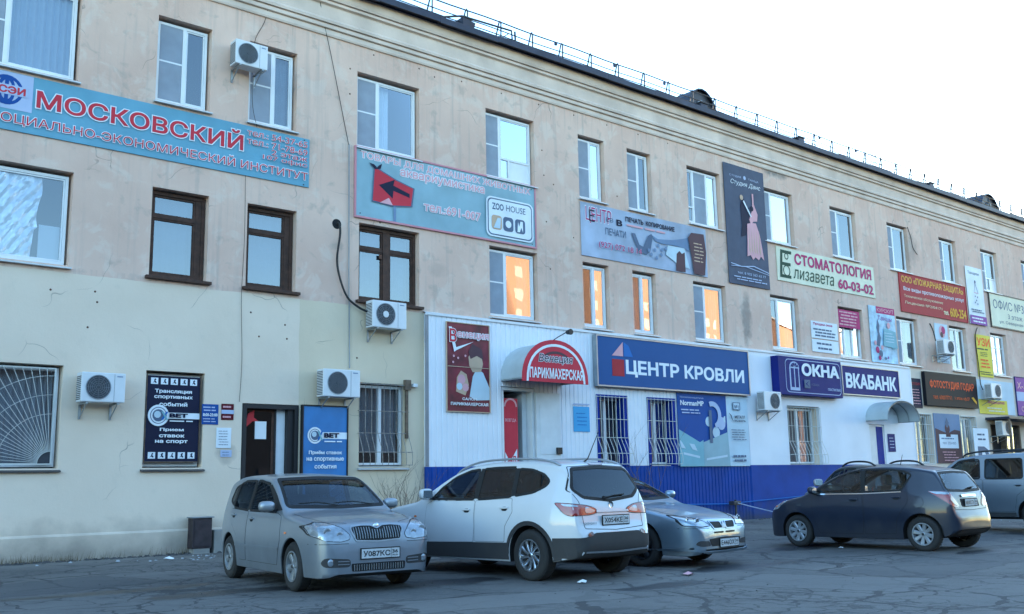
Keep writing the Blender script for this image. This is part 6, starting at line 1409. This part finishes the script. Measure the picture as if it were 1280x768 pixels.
# ---------------- dark graphite hatchback, side and tail to the camera
def dark_hatch():
    sp=dict(k=.95,L=3.885,axles=(.79,3.30),r=.30,arch=.352,belt=.985,zw=.64,tumble=.30,rimk=.64,tw=.185,shoulder=.05,wsd=.95,
     top=[(0,.44),(.02,.55),(.07,.65),(.15,.74),(.3,.835),(.6,.93),(.85,.985),(.98,1.03),(1.3,1.20),(1.6,1.35),(1.85,1.435),(2.2,1.495),(2.6,1.51),(3.0,1.49),(3.35,1.44),(3.50,1.40),(3.58,1.31),(3.70,1.10),(3.77,.985),(3.80,.85),(3.825,.74),(3.86,.64),(3.88,.57),(3.885,.50)],
     bot=[(0,.32),(.04,.22),(.2,.18),(.6,.19),(3.4,.21),(3.7,.27),(3.885,.38)],
     W=[(0,.42),(.025,.52),(.08,.62),(.18,.71),(.35,.78),(.65,.83),(1,.846),(3.0,.848),(3.3,.835),(3.55,.79),(3.72,.735),(3.82,.68),(3.87,.62),(3.885,.54)])
    rw=Vector((16.15,8.69)); h=Vector((-.02,1)).normalized(); right=Vector((h.y,-h.x)); ra=rw+right*.78; mid=ra+h*(3.30-1.9425)*.95
    loc,rz=car_frame(mid,h)
    c=Car(sp,'parked_car','dark graphite hatchback parked facing the blue wall','car',loc,rz,PARK,'paint_graphite')
    c.windows([[(1.17,1.01),(1.46,1.19),(1.74,1.34),(2.0,1.425),(2.14,1.435),(2.17,1.015)],[(2.24,1.02),(2.21,1.435),(2.65,1.43),(2.95,1.395),(3.12,1.33),(2.95,1.06)]],
      [(-.66,1.045),(-.57,1.37),(0,1.40),(.57,1.37),(.66,1.045),(0,1.02)],[(-.60,1.05),(-.62,1.12),(-.53,1.35),(0,1.37),(.53,1.35),(.62,1.12),(.60,1.05),(0,1.03)],'clear_glass','clear_glass')
    c.seats(1.75)
    for D in 'LR':
        c.patch(D,[(2.16,1.01),(2.13,1.45),(2.22,1.45),(2.25,1.01)],'door_pillar','black_rubber',.006)
        c.band(D,[(1.22,.992),(2.2,1.0),(2.95,1.03)],'belt_trim','chrome',.009,.009,.008,close=False)
        c.patch(D,chaikin([(3.18,.80),(3.16,.90),(3.26,.96),(3.36,.90),(3.36,.80),(3.26,.75)],3),'fuel_flap',c.paint,.004,skirt=.006) if D=='L' else None
    if True: c.band('L',chaikin([(3.18,.80),(3.16,.90),(3.26,.96),(3.36,.90),(3.36,.80),(3.26,.75)],3),'shut_line','black_rubber',.004,.0,.0015)
    c.doors([[(1.28,.28),(1.16,.6),(1.14,.93),(1.24,.985),(2.19,.99),(2.21,.6),(2.18,.28)],[(2.22,.28),(2.24,.6),(2.22,.99),(3.06,1.03),(3.08,.86),(2.94,.68),(2.84,.50),(2.82,.30)]],[(2.02,.88),(2.86,.92)])
    for sg in (1,-1):
        f=lambda p:[(sg*a,b) for a,b in p]; D='L' if sg>0 else 'R'
        K='BL' if sg>0 else 'BR'; t=c.patch(K,chaikin([(.34,1.04),(.10,1.03),(.0,1.0),(-.10,.88),(-.17,.79),(-.13,.75),(-.02,.77),(.10,.85),(.22,.95)],1,r=.03),'tail_lamp','lamp_red',.007,g=.04); c.patch(K,chaikin([(-.01,.97),(-.09,.87),(-.15,.79),(-.12,.77),(-.03,.82),(.03,.90)],1,r=.02),'reverse_lens','lamp_amber_dim',.012,t)
        c.patch(K,chaikin([(.33,1.035),(.10,1.025),(.02,1.0),(.04,.975),(.23,.99)],1,r=.02),'indicator_lens','lamp_clear',.012,t,g=.05)
        c.patch('F',chaikin(f([(.50,.66),(.52,.76),(.70,.86),(.80,.86),(.78,.70)]),2),'headlight','lamp_clear',.006,g=.04); hl=c.patch(D,chaikin([(.10,.72),(.22,.83),(.46,.90),(.50,.84),(.30,.72)],2),'headlight','lamp_clear',.006,g=.04); c.patch(D,chaikin([(.22,.745),(.30,.82),(.44,.86),(.45,.82),(.32,.745)],2),'indicator_lens','lamp_amber',.009,hl,g=.05)
    c.band('B',[(-.27,.945),(0,.95),(.27,.945)],'chrome_trim','chrome',.018,.018,.022,close=False)
    c.band('B',chaikin([(-.60,.72),(-.61,1.0),(-.62,1.2),(-.50,1.39),(0,1.41),(.50,1.39),(.62,1.2),(.61,1.0),(.60,.72),(0,.70)],1),'tailgate_seam','black_rubber',.004,.004,.002)
    c.patch('B',[(-.5,.30),(-.55,.40),(.55,.40),(.5,.30)],'bumper_insert','plastic_grey',.006)
    c.patch('B',chaikin([(-.33,.76),(-.33,.90),(.33,.90),(.33,.76)],1),'plate_recess','black_rubber',.004); c.plate('B',0,.83,'М302ТУ','36',w=.46)
    MB().tube([c.pt('B',(.02,1.05),.02),c.pt('B',(-.2,1.075),.035),c.pt('B',(-.36,1.085),.02)],.011,5).build('rear_wiper','black_rubber',c.body)
    c.mirror(1.25,1.02,'paint_graphite',(.09,.2,.14)); c.wheels((8,.028,.040,0),'rim_silver'); return c
dark_hatch()

# ---------------- silver off-roader at the right edge
def offroader():
    sp=dict(k=.96,L=4.74,axles=(.87,3.72),r=.375,arch=.44,belt=1.16,zw=.80,tumble=.24,rimk=.62,tw=.25,shoulder=.03,wsd=1.25,
     top=[(0,.70),(.01,.90),(.05,1.04),(.15,1.10),(.5,1.14),(1.0,1.17),(1.28,1.20),(1.5,1.36),(1.75,1.58),(1.95,1.69),(2.2,1.74),(2.6,1.77),(3.2,1.78),(4.0,1.77),(4.45,1.73),(4.52,1.65),(4.62,1.25),(4.66,1.05),(4.70,.8),(4.74,.62)],
     bot=[(0,.45),(.05,.36),(.3,.32),(4.3,.34),(4.74,.48)],
     W=[(0,.70),(.04,.80),(.12,.87),(.3,.91),(.8,.925),(4.2,.925),(4.5,.90),(4.66,.85),(4.74,.78)])
    h=Vector((.0,1.0)); mid=Vector((23.35,10.75))
    loc,rz=car_frame(mid,h)
    c=Car(sp,'parked_car','tall silver off-roader cut off by the right edge','car',loc,rz,PARK,'paint_silver')
    c.windows([[(1.56,1.20),(1.72,1.39),(1.98,1.60),(2.15,1.63),(2.45,1.63),(2.47,1.20)],[(2.60,1.20),(2.60,1.63),(3.42,1.63),(3.44,1.20)],[(3.58,1.20),(3.58,1.62),(4.2,1.60),(4.3,1.22)]],
      [(-.72,1.24),(-.64,1.62),(.64,1.62),(.72,1.24)],[(-.66,1.22),(-.62,1.60),(.62,1.60),(.66,1.22)],'screen_glass','car_glass_dark')
    c.seats(2.05)
    c.doors([[(1.42,.46),(1.36,.8),(1.40,1.12),(1.52,1.165),(2.53,1.17),(2.53,.8),(2.53,.46)],[(2.555,.46),(2.555,.8),(2.555,1.17),(3.50,1.17),(3.48,.95),(3.30,.82),(3.22,.46)]],[(2.38,1.04),(3.34,1.04)])
    for sg in (1,-1):
        pts=[c.pt('T',(d,sg*.66),o_) for d,o_ in ((2.0,0),(2.15,.07),(2.6,.08),(3.4,.08),(4.2,.07),(4.35,0))]; MB().tube(smooth(pts,4),.022,7).build('roof_rail','plastic_grey',c.body,smooth=60)
        D='L' if sg>0 else 'R'; c.band(D,[(1.34,.40),(3.26,.40)],'side_step','plastic_grey',.04,.04,.05,close=False)
        for ax in sp['axles']: p=[(ax-.445*math.cos(R(t)),.375+.445*math.sin(R(t))) for t in range(0,181,9)]; p2=[(ax-.50*math.cos(R(t)),.375+.50*math.sin(R(t))) for t in range(0,181,9)]; c.patch(D,p+p2[::-1],'wheel_arch_flare','paint_silver',.016,g=.2)
        c.patch('B',chaikin([(sg*.70,.95),(sg*.70,1.45),(sg*.82,1.45),(sg*.86,.95)],2),'tail_lamp','lamp_red',.006); c.patch('F',chaikin([(sg*.52,.80),(sg*.52,.98),(sg*.82,1.0),(sg*.82,.80)],2),'headlight','lamp_clear',.006)
    c.plate('B',0,.72,'К517ОО','36'); c.mirror(1.60,1.22,'paint_silver',(.11,.24,.2)); c.wheels((6,.04,.05,0),'rim_silver'); return c
offroader()

# ---------------- dark compact off-roader with roof rails behind the graphite hatchback
def compact():
    sp=dict(k=.93,L=4.2,axles=(.80,3.40),r=.35,arch=.41,belt=1.10,zw=.75,tumble=.34,rimk=.6,tw=.22,shoulder=.04,wsd=1.05,
     top=[(0,.65),(.02,.82),(.08,.93),(.25,1.0),(.6,1.06),(1.1,1.11),(1.3,1.20),(1.6,1.40),(1.85,1.53),(2.1,1.59),(2.6,1.62),(3.2,1.61),(3.75,1.57),(3.88,1.50),(4.02,1.2),(4.08,1.0),(4.15,.8),(4.2,.6)],
     bot=[(0,.42),(.05,.30),(.3,.26),(3.9,.28),(4.2,.45)],
     W=[(0,.62),(.04,.70),(.12,.78),(.3,.84),(.8,.87),(3.6,.87),(3.95,.83),(4.1,.79),(4.2,.70)])
    c_=Vector((20.35,12.1)); h=Vector((.55,.835)).normalized(); loc,rz=car_frame(c_,h)
    c=Car(sp,'parked_car','dark compact off-roader with arched roof rails, mostly hidden behind graphite hatchback','car',loc,rz,PARK,'paint_green')
    c.windows([[(1.40,1.14),(1.62,1.30),(1.9,1.46),(2.35,1.50),(2.38,1.13)],[(2.46,1.13),(2.44,1.505),(3.0,1.50),(3.1,1.14)],[(3.2,1.15),(3.15,1.49),(3.6,1.46),(3.72,1.2)]],
      [(-.68,1.18),(-.58,1.50),(.58,1.50),(.68,1.18)],[(-.62,1.16),(-.56,1.48),(.56,1.48),(.62,1.16)],'car_glass','car_glass_dark')
    c.seats(1.9)
    c.doors([[(1.30,.40),(1.26,.8),(1.32,1.06),(1.42,1.11),(2.42,1.11),(2.42,.8),(2.40,.4)],[(2.44,.4),(2.44,.8),(2.44,1.11),(3.14,1.12),(3.1,.9),(2.98,.7),(2.94,.42)]],[(2.26,1.0),(2.98,1.02)])
    for sg in (1,-1):
        pts=[c.pt('T',(d,sg*.56),o_) for d,o_ in ((1.95,0),(2.15,.055),(2.5,.075),(3.0,.08),(3.4,.06),(3.65,0))]; MB().tube(smooth(pts,4),.022,7).build('roof_rail','black_metal',c.body,smooth=60)
        c.patch('B',chaikin([(sg*.66,.95),(sg*.64,1.12),(sg*.80,1.12),(sg*.82,.95)],2),'tail_lamp','lamp_red',.006); c.patch('F',chaikin([(sg*.5,.76),(sg*.5,.90),(sg*.8,.92),(sg*.8,.78)],2),'headlight','lamp_clear',.006)
    p=c.pt('T',(3.7,0),0); MB().tube([p,p+Vector((-.12,0,.22))],[.008,.004],5).build('antenna','black_rubber',c.body)
    c.plate('B',0,.80,'Н118АВ','36'); c.mirror(1.45,1.16,'rim_silver',(.11,.22,.18)); c.wheels((5,.035,.05,0),'rim_silver'); return c
compact()

# ---------------------------------------------------------------- bare bushes, rubble, litter, parking board
def twigs(name,label,cx,cy,h,n,spread,seed,m='bark'):
    rnd=random.Random(seed); q=MB()
    def grow(p,d,L,r,lv):
        k=4; pts=[p]; 
        for i in range(k):
            d=(d+Vector((rnd.uniform(-.22,.22),rnd.uniform(-.22,.22),rnd.uniform(-.08,.16)))).normalized(); pts.append(pts[-1]+d*L/k)
            if lv<3 and i>0 and rnd.random()<.75: grow(pts[-1],(d+Vector((rnd.uniform(-.8,.8),rnd.uniform(-.5,.5),rnd.uniform(-.1,.5)))).normalized(),L*rnd.uniform(.45,.7),r*.55,lv+1)
        q.tube(pts,[r*(1-.75*i/k) for i in range(k+1)],4)
    for i in range(n):
        a=rnd.uniform(0,6.28); p=Vector((cx+rnd.uniform(-.12,.12)*spread,cy+rnd.uniform(-.06,.06),-.02)); grow(p,Vector((math.cos(a)*.45*spread,math.sin(a)*.25,1)).normalized(),h*rnd.uniform(.6,1),.011,0)
    o=q.build(name,m,loc=(cx,cy,0)); tag(o,label,'bush')
mat('twig','#6e5f58',.95,var=.3)
twigs('bare_bush','bare brown bush under the barred window by the white cladding',12.75,19.15,1.15,22,1.5,5,'twig')
twigs('bare_bush','thin leafless shrub against blue base between two grilled windows',20.85,19.1,1.9,6,.8,9,'twig')
# dry weeds and broken edge of asphalt along the wall foot
rnd=random.Random(31); q=MB()
for i in range(700):
    x=rnd.choice((rnd.uniform(2.5,8.0),rnd.uniform(10.5,13.6),rnd.uniform(2.5,6))); y=19.43-abs(rnd.gauss(0,.07)); h=rnd.uniform(.04,.20); dx=rnd.uniform(-.06,.06)
    q.add([(x-.004,y,0),(x+.004,y,0),(x+dx,y-.03,h)],[(0,1,2)])
o=q.build('dry_weeds','dry_grass',loc=(5,19.4,0)) if mat('dry_grass','#6c5f48',.95,var=.3) else None; tag(o,'dry weeds along the foot of the wall','weeds',kind='stuff')
q=MB(); q2=MB()
def stone(mb,x,y,s):
    v=[(x+s*rnd.uniform(.6,1)*a,y+s*rnd.uniform(.5,.9)*b,s*c) for a,b,c in ((-1,-.6,0),(1,-.7,0),(.9,.8,0),(-.8,.7,0),(-.5,-.3,rnd.uniform(.3,.7)),(.5,-.35,rnd.uniform(.3,.7)),(.4,.4,rnd.uniform(.3,.7)),(-.45,.4,rnd.uniform(.3,.7)))]
    mb.add(v,[(4,5,6,7),(0,1,5,4),(1,2,6,5),(2,3,7,6),(3,0,4,7)])
for i in range(420): stone(q,rnd.uniform(2,9.6),19.40-abs(rnd.gauss(0,.10)),rnd.uniform(.015,.06))
for i in range(700): stone(q,rnd.uniform(3,26),rnd.uniform(7,19),rnd.uniform(.004,.016))
for i in range(200): stone(q,rnd.uniform(13,36),19.2-abs(rnd.gauss(0,.2)),rnd.uniform(.01,.05))
mat('rubble','#4c4a4a',.95,var=.4,scale=6); tag(q.build('rubble','rubble',loc=(8,18,0)),'loose grit and broken asphalt crumbs on the lot','rubble',kind='stuff')
for i in range(34): stone(q2,rnd.gauss(8.3,.9),rnd.gauss(18.2,.45),rnd.uniform(.01,.035))
for i in range(5): stone(q2,rnd.uniform(3.5,8),rnd.uniform(18.3,19.2),rnd.uniform(.02,.06))
for i in range(50): stone(q2,rnd.uniform(25,34),rnd.uniform(11,17),rnd.uniform(.012,.04))
mat('ice','#9aa0a6',.6,var=.1); tag(q2.build('ice_crumbs','ice',loc=(8,18,0)),'pale crumbs of old ice and litter near the cabinet','ice',kind='stuff')
for x,y,l_,m_,sz in ((8.95,9.35,'scrap of white paper on asphalt behind the white crossover','paper',.07),(10.55,9.0,'small pinkish wrapper on asphalt behind the white crossover','sign_rose',.08),(16.0,10.15,'crumpled white cup under the dark graphite hatchback','paper',.06),(4.15,18.75,'flattened white packet by the foot of the wall','paper',.12),(7.1,18.1,'torn white bag lying left of the metal cabinet','paper',.09)):
    n=8; v=[(x+sz*math.cos(6.28*k/n)*rnd.uniform(.7,1.2),y+sz*math.sin(6.28*k/n)*rnd.uniform(.6,1),.008+rnd.uniform(0,.03)) for k in range(n)]+[(x,y,.05*sz/.07)]
    o=MB().add(v,[(k,(k+1)%n,n) for k in range(n)]+[tuple(range(n-1,-1,-1))]).build('litter',m_,loc=(x,y,0)); tag(o,l_,'litter')
# parking board leaning on the railings at right
s=Sign('parking_board','white board with blue letter P standing by the far lattice window','sign',39.9,41.15,1.15,3.05,18.95,.03,'sign_white')
s.poly([(.18,.12),(.18,.62),(.62,.62),(.86,.56),(.92,.44),(.84,.32),(.62,.27),(.44,.27),(.44,.12)],'sign_slate'); s.poly([(.44,.36),(.44,.52),(.60,.52),(.70,.44),(.60,.36)],'sign_white'); s.lines(.2,.85,.72,.92,2,'sign_slate',fill=.35,words=2)
MB().box(40.0,40.06,18.985,19.03,0,1.149).box(40.95,41.01,18.985,19.03,0,1.149).build('legs','dark_metal',s.o)
